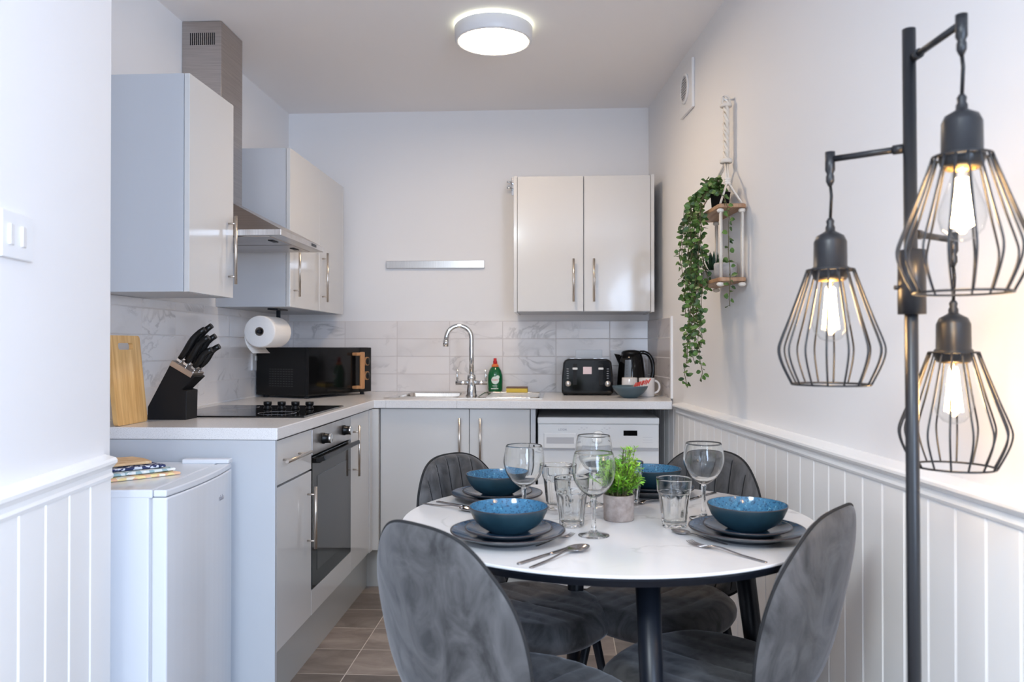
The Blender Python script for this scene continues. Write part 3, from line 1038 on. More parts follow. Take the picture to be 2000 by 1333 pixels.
for s in (-1, 1):
    lv = part('valve_arm', MB().tube([(ox + s * 0.015, oy, oz + 0.068), (ox + s * 0.080, oy, oz + 0.068)], 0.0115, 18), M['chrome'], t, o)
    part('lever', MB().tube([(ox + s * 0.070, oy, oz + 0.075), (ox + s * 0.074, oy, oz + 0.100), (ox + s * 0.071, oy - 0.002, oz + 0.138)], [0.0055, 0.005, 0.004], 12), M['chrome'], lv, o)

# washing-up liquid
o = (-0.348, 4.40, CT + 0.0045)
t = thing('washing_up_liquid', 'green washing-up liquid bottle with red cap behind the sink', 'bottle', o)
mb = MB().lathe([(0, 0), (0.035, 0.0), (0.039, 0.004), (0.0415, 0.02), (0.0425, 0.07), (0.041, 0.095), (0.033, 0.12), (0.0225, 0.137), (0.018, 0.141), (0, 0.141)], o, 40, mod=lambda a, z: 1 - 0.28 * abs(sin(a)) ** 1.5 * 0.8)
part('bottle_body', mb, M['green_liquid'], t, o)
part('collar', MB().lathe([(0.0, 0), (0.0195, 0), (0.0195, 0.008), (0.014, 0.016), (0, 0.016)], (o[0], o[1], o[2] + 0.139), 28), M['orange'], t, o)
part('cap', MB().lathe([(0.0, 0), (0.0115, 0), (0.0115, 0.014), (0.0085, 0.018), (0.0085, 0.030), (0.007, 0.032), (0, 0.032)], (o[0], o[1], o[2] + 0.155), 24), M['red'], t, o)
# round label on the front of the bottle
mb = MB()
mb.lathe([(0, 0), (0.021, 0.0), (0.021, 0.0012), (0, 0.0012)], (o[0] + 0.003, o[1] - 0.0325, o[2] + 0.066), 36, False, axis=(0, -1, 0))
mb.lathe([(0, 0), (0.010, 0.0), (0.010, 0.0012), (0, 0.0012)], (o[0] + 0.017, o[1] - 0.0315, o[2] + 0.083), 24, False, axis=(0, -1, 0))
lb = part('label', mb, M['label_white'], t, o)
lettering('FAIRY', 0.0135, M['red'], lb, (0.003, -0.0342, 0.067), (1, 0, 0), (0, 0, 1))
mb = MB().box(o[0] - 0.020, o[0] + 0.020, o[1] - 0.0338, o[1] - 0.0320, o[2] + 0.018, o[2] + 0.0215)
mb.box(o[0] - 0.013, o[0] + 0.015, o[1] - 0.0338, o[1] - 0.0320, o[2] + 0.034, o[2] + 0.036)
part('label_stripe', mb, M['label_white'], t, o)

# sponge
o = (-0.225, 4.37, CT + 0.005)
t = thing('kitchen_sponge', 'yellow sponge with brown scourer lying behind the sink', 'sponge', o)
part('foam', MB().box(-0.283, -0.166, 4.335, 4.405, o[2], o[2] + 0.022), M['yellow_sponge'], t, o, bevel=0.004)
part('scourer', MB().box(-0.283, -0.166, 4.335, 4.405, o[2] + 0.022, o[2] + 0.030), M['brown_scour'], t, o, bevel=0.002)

# ------------------------------------------------------------------ microwave
ang = atan2(0.912, 0.41)
fd = Vector((0.41, 0.912, 0)).normalized()      # along the front, away from camera
bd = Vector((-0.912, 0.41, 0)).normalized()     # towards the back of the box
c0 = Vector((-1.213, 3.815, CT))
o = tuple(c0 + fd * 0.24 + bd * 0.15)
t = thing('microwave_oven', 'black microwave with copper-toned handle standing in the worktop corner', 'microwave', o)
UP = Vector((0, 0, 1))
Lm, Dm = 0.495, 0.345
z_b = CT + 0.016


def mw(a, b, c):     # a along front, b depth back, c height
    return c0 + fd * a + bd * b + UP * (c + 0.012)


part('casing', MB().obox(mw(0, 0.02, 0), fd * Lm, bd * (Dm - 0.02), UP * 0.240), M['black'], t, o, bevel=0.004)
dr = part('door', MB().obox(mw(0, 0, 0.002), fd * 0.395, bd * 0.020, UP * 0.237), M['black_gloss'], t, o, bevel=0.003)
cp = part('control_panel', MB().obox(mw(0.398, 0, 0.002), fd * (Lm - 0.398), bd * 0.020, UP * 0.237), M['black'], t, o, bevel=0.003)
mb = MB().obox(mw(0.362, -0.036, 0.020), fd * 0.032, bd * 0.012, UP * 0.195)
mb.obox(mw(0.330, -0.034, 0.196), fd * 0.05, bd * 0.034, UP * 0.016)
mb.obox(mw(0.330, -0.034, 0.022), fd * 0.05, bd * 0.034, UP * 0.016)
part('handle', mb, M['copper_wood'], dr, o, bevel=0.004)
for zz in (0.165, 0.088):
    k = part('knob', MB().lathe([(0, 0), (0.019, 0), (0.018, 0.016), (0, 0.017)], mw(0.448, 0, zz), 28, axis=tuple(-bd)), M['black'], cp, o)
    part('knob_ring', MB().lathe([(0.019, 0.0), (0.0225, 0.0), (0.0225, 0.011), (0.019, 0.013)], mw(0.448, 0, zz), 32, axis=tuple(-bd), closed=True), M['copper_wood'], k, o)
for a, b in ((0.03, 0.04), (Lm - 0.03, 0.04), (0.03, Dm - 0.04), (Lm - 0.03, Dm - 0.04)):
    p0 = mw(a, b, -0.0115)
    part('foot', MB().tube([p0, p0 + UP * 0.0125], 0.012, 14), M['rubber'], t, o)
mb = MB()
for i in range(9):
    for j in range(8):
        p0 = mw(-0.0006, 0.10 + i * 0.018, 0.045 + j * 0.012)
        mb.obox(p0, fd * 0.001, bd * 0.012, UP * 0.004)
part('side_vents', mb, M['gap'], t, o)

# ------------------------------------------------------------------ knife block and knives
o = (-1.37, 2.74, CT)
t = thing('knife_block', 'black angled knife block with champagne trim beside the chopping board', 'knife block', o)
KY0, KY1 = 2.700, 2.785


def kprism(poly, y0, y1):
    n = len(poly)
    m = MB()
    vs = [(x, y0, z) for x, z in poly] + [(x, y1, z) for x, z in poly]
    m.add(vs, [tuple(range(n)), tuple(range(n, 2 * n))[::-1]] + [(i, n + i, n + (i + 1) % n, (i + 1) % n) for i in range(n)])
    return m


KX = -1.430
part('body', kprism([(KX, CT + 0.0), (KX + 0.140, CT), (KX + 0.142, CT + 0.102), (KX + 0.124, CT + 0.106), (KX + 0.170, CT + 0.150), (KX + 0.083, CT + 0.196), (KX + 0.002, CT + 0.045)], KY0, KY1), M['black_matt'], t, o, bevel=0.002)
dirk = Vector((0.50, 0, 0.866))
perp = Vector((0.866, 0, -0.50))
c = Vector((KX + 0.079, KY0 - 0.001, CT + 0.190))
tr = part('collar', MB().obox(c, perp * 0.088, (0, KY1 - KY0 + 0.002, 0), dirk * 0.020), mat('champagne_metal', (0.50, 0.42, 0.36), 0.3, metal=0.9), t, o, bevel=0.0015)
random.seed(3)
klist = [(0.013, 0.25, 0.135), (0.040, 0.25, 0.118), (0.012, 0.75, 0.150), (0.042, 0.75, 0.125), (0.070, 0.30, 0.085), (0.072, 0.78, 0.10)]
for i, (a, b, L) in enumerate(klist):
    p0 = c + perp * a + Vector((0, (KY1 - KY0) * b, 0)) + dirk * 0.021
    kt = thing('kitchen_knife', ['largest black-handled knife at the back left of the knife block', 'black-handled knife in the front middle slot of the block', 'longest black-handled knife in the far row of the block', 'black-handled knife in the far middle slot of the block', 'short black-handled knife at the front right of the block', 'black-handled knife at the far right of the block'][i], 'knife', tuple(p0), group='knives in the knife block')
    oo = tuple(p0)
    pts, rad = [], []
    for k in range(9):
        s = k / 8
        bend = 0.026 * s * s + 0.004 * sin(s * 6)
        pts.append(p0 + dirk * (0.012 + s * L) + perp * bend)
        rad.append((0.0085 + 0.0048 * sin(pi * min(1, s * 1.1)) ** 1) * (1.15 if s > 0.85 else 1))
    part('knife_handle', MB().tube(pts, rad, 14), M['black'], kt, oo)
    part('bolster', MB().obox(p0 - perp * 0.009 - Vector((0, 0.004, 0)), perp * 0.018, (0, 0.008, 0), dirk * 0.014), M['chrome'], kt, oo, bevel=0.002)

# ------------------------------------------------------------------ chopping board
o = (-1.40, 2.55, CT)
lean = Vector((-0.030, 0, 0.29)).normalized()
outl = rrect(0.0, 0.186, 0.0, 0.292, 0.012)
hole = rrect(0.048, 0.138, 0.245, 0.267, 0.008)


def pos(u, v, w):
    return Vector((-1.398, 2.458 + u, CT + 0.001)) + lean * v + Vector((-w, 0, 0))


n = len(outl)
mb = MB()
m2 = len(hole)
for w, flip in ((0.0, False), (0.014, True)):
    vs = [pos(u, v, w) for u, v in outl] + [pos(u, v, w) for u, v in hole]
    fs = []
    for i in range(n):
        j = (i + 1) % n
        f = (i, j, n + j, n + i)
        fs.append(f if not flip else f[::-1])
    mb.add(vs, fs)
b2 = n + m2
for i in range(n):
    j = (i + 1) % n
    mb.f.append([i, b2 + i, b2 + j, j]); mb.sm.append(False); mb.mi.append(0)
    mb.f.append([n + i, n + j, b2 + n + j, b2 + n + i]); mb.sm.append(False); mb.mi.append(0)
tag(mb.build('chopping_board', M['bamboo'], None, o, fixn=True), 'bamboo chopping board with a handle slot standing against the tiles', 'chopping board')

# ------------------------------------------------------------------ toaster
o = (0.155, 4.28, CT)
t = thing('toaster', 'black four-slice toaster with two levers beside the kettle', 'toaster', o)
TX0, TX1, TY0, TY1 = 0.018, 0.288, 4.170, 4.430
n = 10
prof = [(-0.132, 0.006), (-0.135, 0.03), (-0.133, 0.10), (-0.126, 0.17), (-0.118, 0.185), (-0.10, 0.192), (0.10, 0.192), (0.118, 0.185), (0.126, 0.17), (0.133, 0.10), (0.135, 0.03), (0.132, 0.006)]
mb = MB()
L = len(prof)
vs = [(0.153 + x, y, CT + z) for y in (TY0, TY1) for x, z in prof]
mb.add(vs, [tuple(range(L))[::-1], tuple(range(L, 2 * L))] + [(i, (i + 1) % L, L + (i + 1) % L, L + i) for i in range(L)])
part('body', mb, M['black_gloss'], t, o, bevel=0.010, seg=4, fixn=True)
mb = MB()
for x in (0.065, 0.185):
    for dx in (0, 0.038):
        mb.box(x + dx, x + dx + 0.020, TY0 + 0.05, TY1 - 0.04, CT + 0.1905, CT + 0.1935)
part('bread_slots', mb, M['steel_light'], t, o)
for x in (0.088, 0.222):
    tk = part('lever_slot', MB().box(x - 0.010, x + 0.010, TY0 - 0.001, TY0 + 0.002, CT + 0.055, CT + 0.165), M['black_matt'], t, o, bevel=0.003)
    part('lever', MB().box(x - 0.013, x + 0.013, TY0 - 0.018, TY0 - 0.001, CT + 0.135, CT + 0.146), M['white_plastic'], tk, o, bevel=0.003)
for x in (0.052, 0.258):
    part('dial', MB().lathe([(0, 0), (0.0155, 0), (0.0145, 0.012), (0, 0.013)], (x, TY0, CT + 0.062), 28, axis=(0, -1, 0)), M['steel_light'], t, o)
mb = MB()
for x in (0.050, 0.258):
    for k in range(5):
        mb.box(x - 0.005, x + 0.005, TY0 - 0.0008, TY0 + 0.001, CT + 0.090 + k * 0.012, CT + 0.092 + k * 0.012)
part('dial_markings', mb, M['appliance_grey'], t, o)
part('badge', MB().box(0.130, 0.175, TY0 - 0.0015, TY0 + 0.001, CT + 0.112, CT + 0.150), mat('blush_badge', (0.72, 0.58, 0.60), 0.35), t, o, bevel=0.001)
for x in (0.04, 0.266):
    for y in (TY0 + 0.03, TY1 - 0.03):
        part('foot', MB().tube([(x, y, CT + 0.0003), (x, y, CT + 0.008)], 0.010, 12), M['rubber'], t, o)

# ------------------------------------------------------------------ kettle
o = (0.393, 4.32, CT)
t = thing('electric_kettle', 'black jug kettle with water window in the right worktop corner', 'kettle', o)
part('base_ring', MB().lathe([(0, 0), (0.078, 0), (0.080, 0.006), (0.076, 0.016), (0, 0.016)], o, 40), M['black'], t, o)
bd_ = part('jug', MB().lathe([(0, 0.016), (0.076, 0.016), (0.078, 0.03), (0.072, 0.12), (0.064, 0.19), (0.056, 0.215), (0, 0.222)], o, 44), M['black_gloss'], t, o)
part('lid', MB().lathe([(0.052, 0.214), (0.054, 0.222), (0.046, 0.232), (0.015, 0.238), (0, 0.238)], o, 36), M['black'], t, o)
part('spout', MB().add([(o[0] - 0.060, o[1] - 0.022, o[2] + 0.212), (o[0] - 0.060, o[1] + 0.022, o[2] + 0.212), (o[0] - 0.092, o[1], o[2] + 0.218),
                        (o[0] - 0.066, o[1] - 0.010, o[2] + 0.160), (o[0] - 0.066, o[1] + 0.010, o[2] + 0.160)], [(0, 2, 1), (0, 3, 2), (1, 2, 4), (2, 3, 4), (0, 1, 4, 3)]), M['black'], t, o)
hp = []
for i in range(17):
    a = radians(110 - i * 13.0)
    hp.append((o[0] + 0.055 + 0.062 * max(0, cos(a)) ** 0.8 * 1.0 if cos(a) > 0 else o[0] + 0.050, o[1] - 0.01, o[2] + 0.135 + 0.090 * sin(a)))
part('handle', MB().tube(hp, 0.011, 14), M['black_gloss'], t, o)
mb = MB()
for k in range(7):
    a = radians(236 + k * 4)
    a2 = radians(236 + (k + 1) * 4)
    vs = []
    for (zz, rr) in ((0.055, 0.0772), (0.075, 0.0762), (0.17, 0.0679), (0.185, 0.0662)):
        for aa in (a, a2):
            vs.append((o[0] + rr * cos(aa), o[1] + rr * sin(aa), o[2] + zz))
    mb.add(vs, [(0, 1, 3, 2), (2, 3, 5, 4), (4, 5, 7, 6)], True)
w = part('water_window', mb, mat('smoky_window', (0.17, 0.20, 0.24), 0.2), bd_, o)
mb = MB()
for k in range(6):
    a = radians(248)
    zz = 0.075 + k * 0.016
    rr = 0.0772 - (zz - 0.055) * 0.095
    mb.box(o[0] + rr * cos(a) - 0.004, o[0] + rr * cos(a) + 0.004, o[1] + rr * sin(a) - 0.001, o[1] + rr * sin(a) + 0.001, o[2] + zz, o[2] + zz + 0.002)
part('level_marks', mb, M['black'], w, o)

# ------------------------------------------------------------------ mugs and bowl of sachets


def mug_parts(hang):
    m = MB().lathe([(0, 0), (0.036, 0), (0.0395, 0.004), (0.0400, 0.012), (0.0400, 0.092), (0.0388, 0.095), (0.0370, 0.092), (0.0370, 0.010), (0, 0.008)], (0, 0, 0), 40)
    h = []
    for i in range(13):
        a = radians(105 - i * 17.5)
        h.append(((0.039 + 0.026 * max(0, cos(a))) * cos(hang), (0.039 + 0.026 * max(0, cos(a))) * sin(hang), 0.050 + 0.031 * sin(a)))
    return m, MB().tube(h, [0.0055] * 13, 12)


for i, (x, y, ha, lab) in enumerate(((0.452, 4.105, 0.0, 'white mug with handle to the right, beside the tiled side wall'),
                                     (0.368, 4.135, 1.2, 'white mug partly hidden behind the dark bowl, left of the other mug'))):
    t = thing('mug', lab, 'mug', (x, y, CT + 0.0003), group='white mugs')
    a, b = mug_parts(ha)
    part('cup', a, M['mug'], t)
    part('handle', b, M['mug'], t)
o = (0.358, 4.000, CT + 0.0003)
tag(MB().lathe([(0, 0), (0.035, 0), (0.040, 0.004), (0.065, 0.022), (0.084, 0.046), (0.0885, 0.058), (0.0870, 0.060), (0.0845, 0.057), (0.080, 0.046), (0.060, 0.026), (0.035, 0.009), (0, 0.007)], (o[0], o[1], o[2]), 52).build('bowl', M['slate_ceramic'], None, o), 'small blue-grey bowl of sachets in front of the mugs on the worktop', 'bowl')
random.seed(11)
for i in range(9):
    base = Vector((o[0] + 0.000 + i * 0.0085, o[1] - 0.020 + 0.002 * (i % 3), o[2] + 0.019 + 0.0022 * i))
    dr_ = Vector((0.42 + 0.02 * random.uniform(-1, 1), 0.10 + 0.05 * (i % 2), 0.80)).normalized()
    side = dr_.cross(Vector((0, -1, 0))).normalized()
    oo = tuple(base)
    L = 0.062 + 0.006 * random.random()
    t = thing('sugar_sachet', 'slim white and red paper sachet leaning in the blue-grey bowl', 'sachet', oo, group='sachets in the bowl')
    nrm = dr_.cross(side) * 0.0022
    part('packet', MB().obox(base - side * 0.003, side * 0.006, nrm, dr_ * (L * 0.6)), M['sachet_w'], t, oo, bevel=0.0006)
    part('printed_end', MB().obox(base - side * 0.003 + dr_ * (L * 0.6), side * 0.006, nrm, dr_ * (L * 0.4)), M['sachet_r'], t, oo, bevel=0.0006)

# ------------------------------------------------------------------ white appliance under the worktop
o = (0.19, 4.1, 0)
t = thing('washing_machine', 'white freestanding washing machine under the right end of the worktop', 'washing machine', o)
AX0, AX1, AY = -0.097, 0.477, 3.800
part('cabinet', MB().box(AX0, AX1, AY + 0.012, 4.36, 0.012, 0.800), M['appliance'], t, o, bevel=0.004)
part('top_plate', MB().box(AX0 - 0.001, AX1 + 0.001, AY + 0.002, 4.38, 0.797, 0.828), M['appliance'], t, o, bevel=0.005)
cp = part('control_panel', MB().box(AX0 + 0.002, AX1 - 0.002, AY, AY + 0.014, 0.684, 0.795), M['appliance'], t, o, bevel=0.004)
part('groove_shade_strip', MB().box(AX0 + 0.01, AX1 - 0.004, AY + 0.004, AY + 0.013, 0.672, 0.684), M['appliance_grey'], t, o)  # grey strip stands in for the shade line under the panel
dw = part('detergent_drawer', MB().box(AX0 + 0.028, AX0 + 0.185, AY - 0.006, AY + 0.004, 0.680, 0.755), M['appliance'], cp, o, bevel=0.005)
part('display', MB().box(0.309, 0.374, AY - 0.0012, AY + 0.001, 0.743, 0.768), M['black_gloss'], cp, o)
part('drawer_grip', MB().box(AX0 + 0.042, AX0 + 0.172, AY - 0.0072, AY - 0.0045, 0.705, 0.735), M['appliance_grey'], cp, o, bevel=0.002)
part('panel_dial', MB().lathe([(0, 0), (0.032, 0), (0.030, 0.018), (0.027, 0.020), (0, 0.020)], (0.19, AY, 0.735), 36, axis=(0, -1, 0)), M['appliance'], cp, o)
mb = MB()
random.seed(5)
for k in range(8):
    x = 0.095 + k * 0.012 + (0.06 if k > 3 else 0)
    mb.box(x, x + 0.009, AY - 0.0006, AY + 0.001, 0.772 + 0.006 * (k % 2), 0.774 + 0.006 * (k % 2))
for k in range(3):
    mb.box(0.40, 0.445, AY - 0.0006, AY + 0.001, 0.735 - k * 0.012, 0.736 - k * 0.012)
part('printed_marks', mb, M['appliance_grey'], cp, o)
lettering('LOGIK', 0.014, M['print_grey'], cp, (0.022 - 0.19, AY - 0.0005 - 4.1, 0.770), (1, 0, 0), (0, 0, 1))
pd = part('door', MB().lathe([(0, 0.006), (0.14, 0.012), (0.15, 0.022), (0.175, 0.026), (0.205, 0.018), (0.212, 0.0), (0, 0.0)], (0.19, AY + 0.012, 0.42), 56, axis=(0, -1, 0)), M['appliance'], t, o)
part('door_glass', MB().lathe([(0, 0.034), (0.08, 0.032), (0.13, 0.026), (0.145, 0.020), (0.145, 0.006), (0, 0.006)], (0.19, AY + 0.010, 0.42), 48, axis=(0, -1, 0)), M['black_glass'], pd, o)

# magnetic knife rail
tag(MB().box(-0.974, -0.415, 4.472, 4.4895, 1.610, 1.652).build('knife_rail', M['steel_light'], None, (-0.69, 4.48, 1.61), bevel=0.0015), 'empty brushed steel magnetic knife rail on the back wall', 'knife rail')


# ------------------------------------------------------------------ sockets and switches
def plate_y(name, label, x0, x1, z0, z1, y, n):
    o = ((x0 + x1) / 2, y, z0)
    t = thing(name, label, 'socket', o)
    part('face_plate', MB().box(x0, x1, y - 0.009, y - 0.0001, z0, z1), M['white_plastic'], t, o, bevel=0.002)
    for k in range(n):
        xc = x0 + (x1 - x0) * (k + 0.5) / n
        part('rocker', MB().box(xc - 0.009, xc + 0.009, y - 0.012, y - 0.008, z1 - 0.030, z1 - 0.010), M['white_plastic'], t, o, bevel=0.001)


plate_y('power_socket', 'white double socket on the back tiles behind the toaster', 0.098, 0.246, 1.062, 1.148, YB - 0.008, 2)
plate_y('power_socket', 'white socket on the back tiles behind the kettle', 0.295, 0.381, 1.060, 1.144, YB - 0.008, 1)
for i, (y0, lab) in enumerate(((3.905, 'white socket on the left tiles nearer the camera, under the kitchen roll'), (4.03, 'white socket on the left tiles beside the microwave, under the kitchen roll'))):
    o = (XL + 0.008, y0 + 0.043, 1.045)
    t = thing('power_socket', lab, 'socket', o)
    part('face_plate', MB().box(XL + 0.0081, XL + 0.019, y0, y0 + 0.086, 1.045, 1.131), M['white_plastic'], t, o, bevel=0.002)
    part('rocker', MB().box(XL + 0.018, XL + 0.023, y0 + 0.034, y0 + 0.052, 1.095, 1.118), M['white_plastic'], t, o, bevel=0.001)
o = (xl(1.42), 1.42, 1.33)
t = thing('light_switch', 'white double light switch on the left foreground wall', 'light switch', o)


def onl(y, d):
    return (xl(y) + d, y)


mb = MB().prism([onl(1.375, 0.0002), onl(1.375, 0.010), onl(1.485, 0.010), onl(1.485, 0.0002)], 1.328, 1.414)
part('face_plate', mb, M['white_plastic'], t, o, bevel=0.002)
for y in (1.405, 1.448):
    part('rocker', MB().prism([onl(y - 0.009, 0.009), onl(y - 0.009, 0.015), onl(y + 0.009, 0.012), onl(y + 0.009, 0.009)], 1.352, 1.390), M['white_plastic'], t, o, bevel=0.001)

# ------------------------------------------------------------------ ceiling light
LX, LY = -0.268, 3.300
o = (LX, LY, ZC)
t = thing('ceiling_light', 'round flush white ceiling light with glowing disc and halo', 'ceiling light', o)
part('housing', MB().lathe([(0.0, -0.012), (0.160, -0.012), (0.163, -0.016), (0.160, -0.066), (0.156, -0.071), (0.147, -0.071), (0.146, -0.060), (0, -0.058)], o, 72), M['white_plastic'], t, o)
part('diffuser', MB().lathe([(0.0, -0.0685), (0.1465, -0.0685), (0.1465, -0.0605), (0, -0.0605)], o, 72), M['led'], t, o)
part('backlight_ring', MB().lathe([(0.150, -0.0002), (0.150, -0.0115), (0.120, -0.0115), (0.120, -0.0002)], o, 72, closed=True), M['led_ring'], t, o)

# ------------------------------------------------------------------ extractor fan on the right wall
FYc, FZc = 3.640, 2.325
o = (xr(FYc), FYc, FZc)
t = thing('extractor_fan', 'square white extractor fan high on the right wall', 'extractor fan', o)


def onr(y, d):
    return (xr(y) - d, y)


mb = MB().prism([onr(3.535, 0.0002), onr(3.535, 0.014), onr(3.745, 0.014), onr(3.745, 0.0002)], 2.222, 2.442)
part('cover', mb, M['white_plastic'], t, o, bevel=0.004)
nx = Vector((-1, -0.099, 0)).normalized()
cc = Vector((xr(3.645) - 0.014, 3.645, 2.335))
part('rim_ring', MB().lathe([(0.056, 0), (0.066, 0), (0.066, 0.008), (0.056, 0.010)], cc, 40, axis=nx, closed=True), M['white_plastic'], t, o)
mb = MB()
ty = Vector((-0.099, 1, 0)).normalized()
for k in range(9):
    zz = -0.048 + k * 0.012
    hw = sqrt(max(0, 0.056 ** 2 - zz ** 2))
    mb.obox(cc - ty * hw + UP * zz, ty * (2 * hw), nx * 0.006, UP * 0.005)
part('grille', mb, M['appliance_grey'], t, o)
part('fan_opening', MB().lathe([(0, 0.0003), (0.056, 0.0003), (0.056, 0.0012), (0, 0.0012)], cc, 36, axis=nx), M['appliance_grey'], t, o)


# ------------------------------------------------------------------ macrame hanging shelf on the right wall
def xs(y, d):
    return xr(y) - d


BY0, BY1 = 2.835, 3.180
o = (xr(3.0), 3.0, 1.41)
t = thing('hanging_shelf', 'two-tier wooden shelf hanging on cream macrame cords on the right wall', 'shelf', o)
for zz in (1.655, 1.395):
    mb = MB()
    poly = []
    for (u, v) in rrect(0.008, 0.106, 0.0, BY1 - BY0, 0.018):
        y = BY0 + v
        poly.append((xs(y, u), y))
    mb.prism(poly, zz, zz + 0.014)
    part('shelf_board', mb, M['shelf_wood'], t, o, bevel=0.002)
hook = Vector((xs(3.0, 0.030), 3.0, 2.080))
part('wall_hook', MB().tube([(xs(3.0, 0), 3.0, 2.085), (xs(3.0, 0.035), 3.0, 2.083), (xs(3.0, 0.040), 3.0, 2.098)], 0.004, 10), M['chrome'], t, o)
# the knotted band: two cords twisting about each other plus a core
mb = MB()
for ph in (0, pi, pi / 2, -pi / 2):
    pts = []
    for i in range(60):
        s = i / 59
        z = 2.075 - 0.225 * s
        a = s * 2 * pi * 2.6 + ph
        amp = 0.015 + 0.005 * sin(s * 40)
        pts.append((hook.x + 0.006 * cos(a), 3.0 + amp * sin(a), z))
    mb.tube(pts, 0.0056, 8)
for z in (1.853, 1.858, 2.062):
    mb.tube([(hook.x + 0.017 * cos(a), 3.0 + 0.018 * sin(a), z) for a in [2 * pi * k / 14 for k in range(14)]], 0.0065, 8, closed=True)
part('knotted_band', mb, M['cord'], t, o)
mb = MB().tube([(hook.x + 0.014 * cos(a), 3.0 + 0.003 * sin(a), 2.078 + 0.022 * sin(a)) for a in [2 * pi * k / 18 for k in range(18)]], 0.005, 8, closed=True)
part('hanging_loop', mb, M['cord'], t, o)
# cords from the band to the board corners
corners = [(BY0 + 0.02, 0.095), (BY0 + 0.02, 0.020), (BY1 - 0.02, 0.095), (BY1 - 0.02, 0.020)]
for side in (0, 1):
    yk = 2.905 if side == 0 else 3.11
    kn = Vector((xs(yk, 0.055), yk, 1.760))
    m = MB()
    for dx in (-0.004, 0.004):
        m.tube([(hook.x + dx, 3.0, 1.852), (kn.x + dx, kn.y, kn.z)], 0.0038, 8)
    for q in range(3):
        m.tube([kn + Vector((0.008 * cos(a), 0.009 * sin(a), -0.008 + q * 0.008)) for a in [2 * pi * k / 12 for k in range(12)]], 0.0055, 8, closed=True)
    for (y, d) in corners[side * 2:side * 2 + 2]:
        top = Vector((xs(y, d), y, 1.672))
        for dd in (-0.003, 0.003):
            m.tube([kn + Vector((0, dd, 0)), top + Vector((0, dd, 0))], 0.0036, 8)
    part('upper_cord', m, M['cord'], t, o)
for (y, d) in corners:
    m = MB()
    for dd, de in ((-0.006, 0), (0, 0.004), (0.006, 0)):
        m.tube([(xs(y, d) + de, y + dd, 1.654), (xs(y, d) + de, y + dd, 1.408)], 0.0036, 8)
    m.lathe([(0, -0.009), (0.010, -0.006), (0.013, 0), (0.010, 0.006), (0, 0.009)], (xs(y, d), y, 1.647), 14)
    m.lathe([(0, -0.009), (0.011, -0.006), (0.015, 0), (0.010, 0.006), (0, 0.009)], (xs(y, d), y, 1.386), 14)
    part('lower_cord', m, M['cord'], t, o)


def leaf(mb, p, d, up, L, Wd, fold=0.15, mi=0):
    d = Vector(d).normalized()
    s = d.cross(Vector(up))
    s = s.normalized() if s.length > 1e-4 else d.orthogonal().normalized()
    n_ = s.cross(d)
    p = Vector(p)
    rows = [(0.0, 0.0), (0.25, 0.8), (0.55, 1.0), (0.82, 0.62), (1.0, 0.0)]
    vs = []
    for (a, w) in rows:
        c = p + d * (L * a) - n_ * (0.12 * L * a * a)
        vs += [c - s * (Wd * w / 2) + n_ * fold * Wd * w, c, c + s * (Wd * w / 2) + n_ * fold * Wd * w]
    fs = []
    for i in range(4):
        b = i * 3
        fs += [(b, b + 1, b + 4, b + 3), (b + 1, b + 2, b + 5, b + 4)]
    mb.add(vs, fs, True, mi)


# trailing plant on the top board
random.seed(21)
px, py = xs(2.99, 0.055), 2.99
zt = 1.6695
o = (px, py, zt)
t = thing('trailing_plant', 'bushy green trailing plant in a black pot on the upper shelf', 'potted plant', o)
part('pot', MB().lathe([(0, 0), (0.030, 0), (0.036, 0.062), (0.038, 0.064), (0.035, 0.066), (0.033, 0.058), (0, 0.055)], o, 32), M['black_matt'], t, o)
fo = MB()
st = MB()


def strand(pts, dens, L0, W0):
    st.tube(pts, 0.0013, 5)
    tot = 0
    for i in range(len(pts) - 1):
        a, b = Vector(pts[i]), Vector(pts[i + 1])
        seg = (b - a).length
        k = max(1, int(seg * dens))
        for j in range(k):
            p = a.lerp(b, (j + random.random()) / k)
            ang_ = random.uniform(0, 2 * pi)
            d = Vector((cos(ang_), sin(ang_), random.uniform(-0.5, 0.5)))
            leaf(fo, p + d * 0.004, d, Vector((random.uniform(-1, 1), -1.0, random.uniform(-0.2, 1.0))), L0 * random.uniform(0.75, 1.35), W0 * random.uniform(0.9, 1.35))


# crown over the pot, leaning to the room side and the far end
for k in range(46):
    a = random.uniform(0, 2 * pi)
    r = random.uniform(0.0, 0.05)
    tip = Vector((px - 0.030 + r * cos(a) * 0.9, py + 0.015 + r * sin(a) * 1.5, zt + 0.085 + random.uniform(-0.03, 0.035)))
    base = Vector((px, py, zt + 0.055))
    mid = base.lerp(tip, 0.5) + Vector((0, 0, 0.02))
    strand([base, mid, tip], 110, 0.020, 0.015)
# long falls over the room-side edge
ends = [1.12, 1.06, 1.16, 1.22, 1.10, 1.30, 1.38, 1.02, 1.14, 1.26, 1.19, 1.34]
for k, ze in enumerate(ends):
    yy = 2.98 + (k % 6) * 0.030 + random.uniform(-0.01, 0.01)
    ex = xs(yy, 0.124 + 0.010 * (k % 3) + random.uniform(0, 0.010))
    pts = [(px, py, zt + 0.058), (px - 0.045, (py + yy) / 2, zt + 0.085), (ex, yy, zt + 0.03)]
    z = zt
    x, y = ex, yy
    while z > ze:
        z -= 0.03
        x += random.uniform(-0.009, 0.0085)
        y += random.uniform(-0.011, 0.011)
        pts.append((x, y, z))
    strand(pts, 125, 0.021, 0.016)
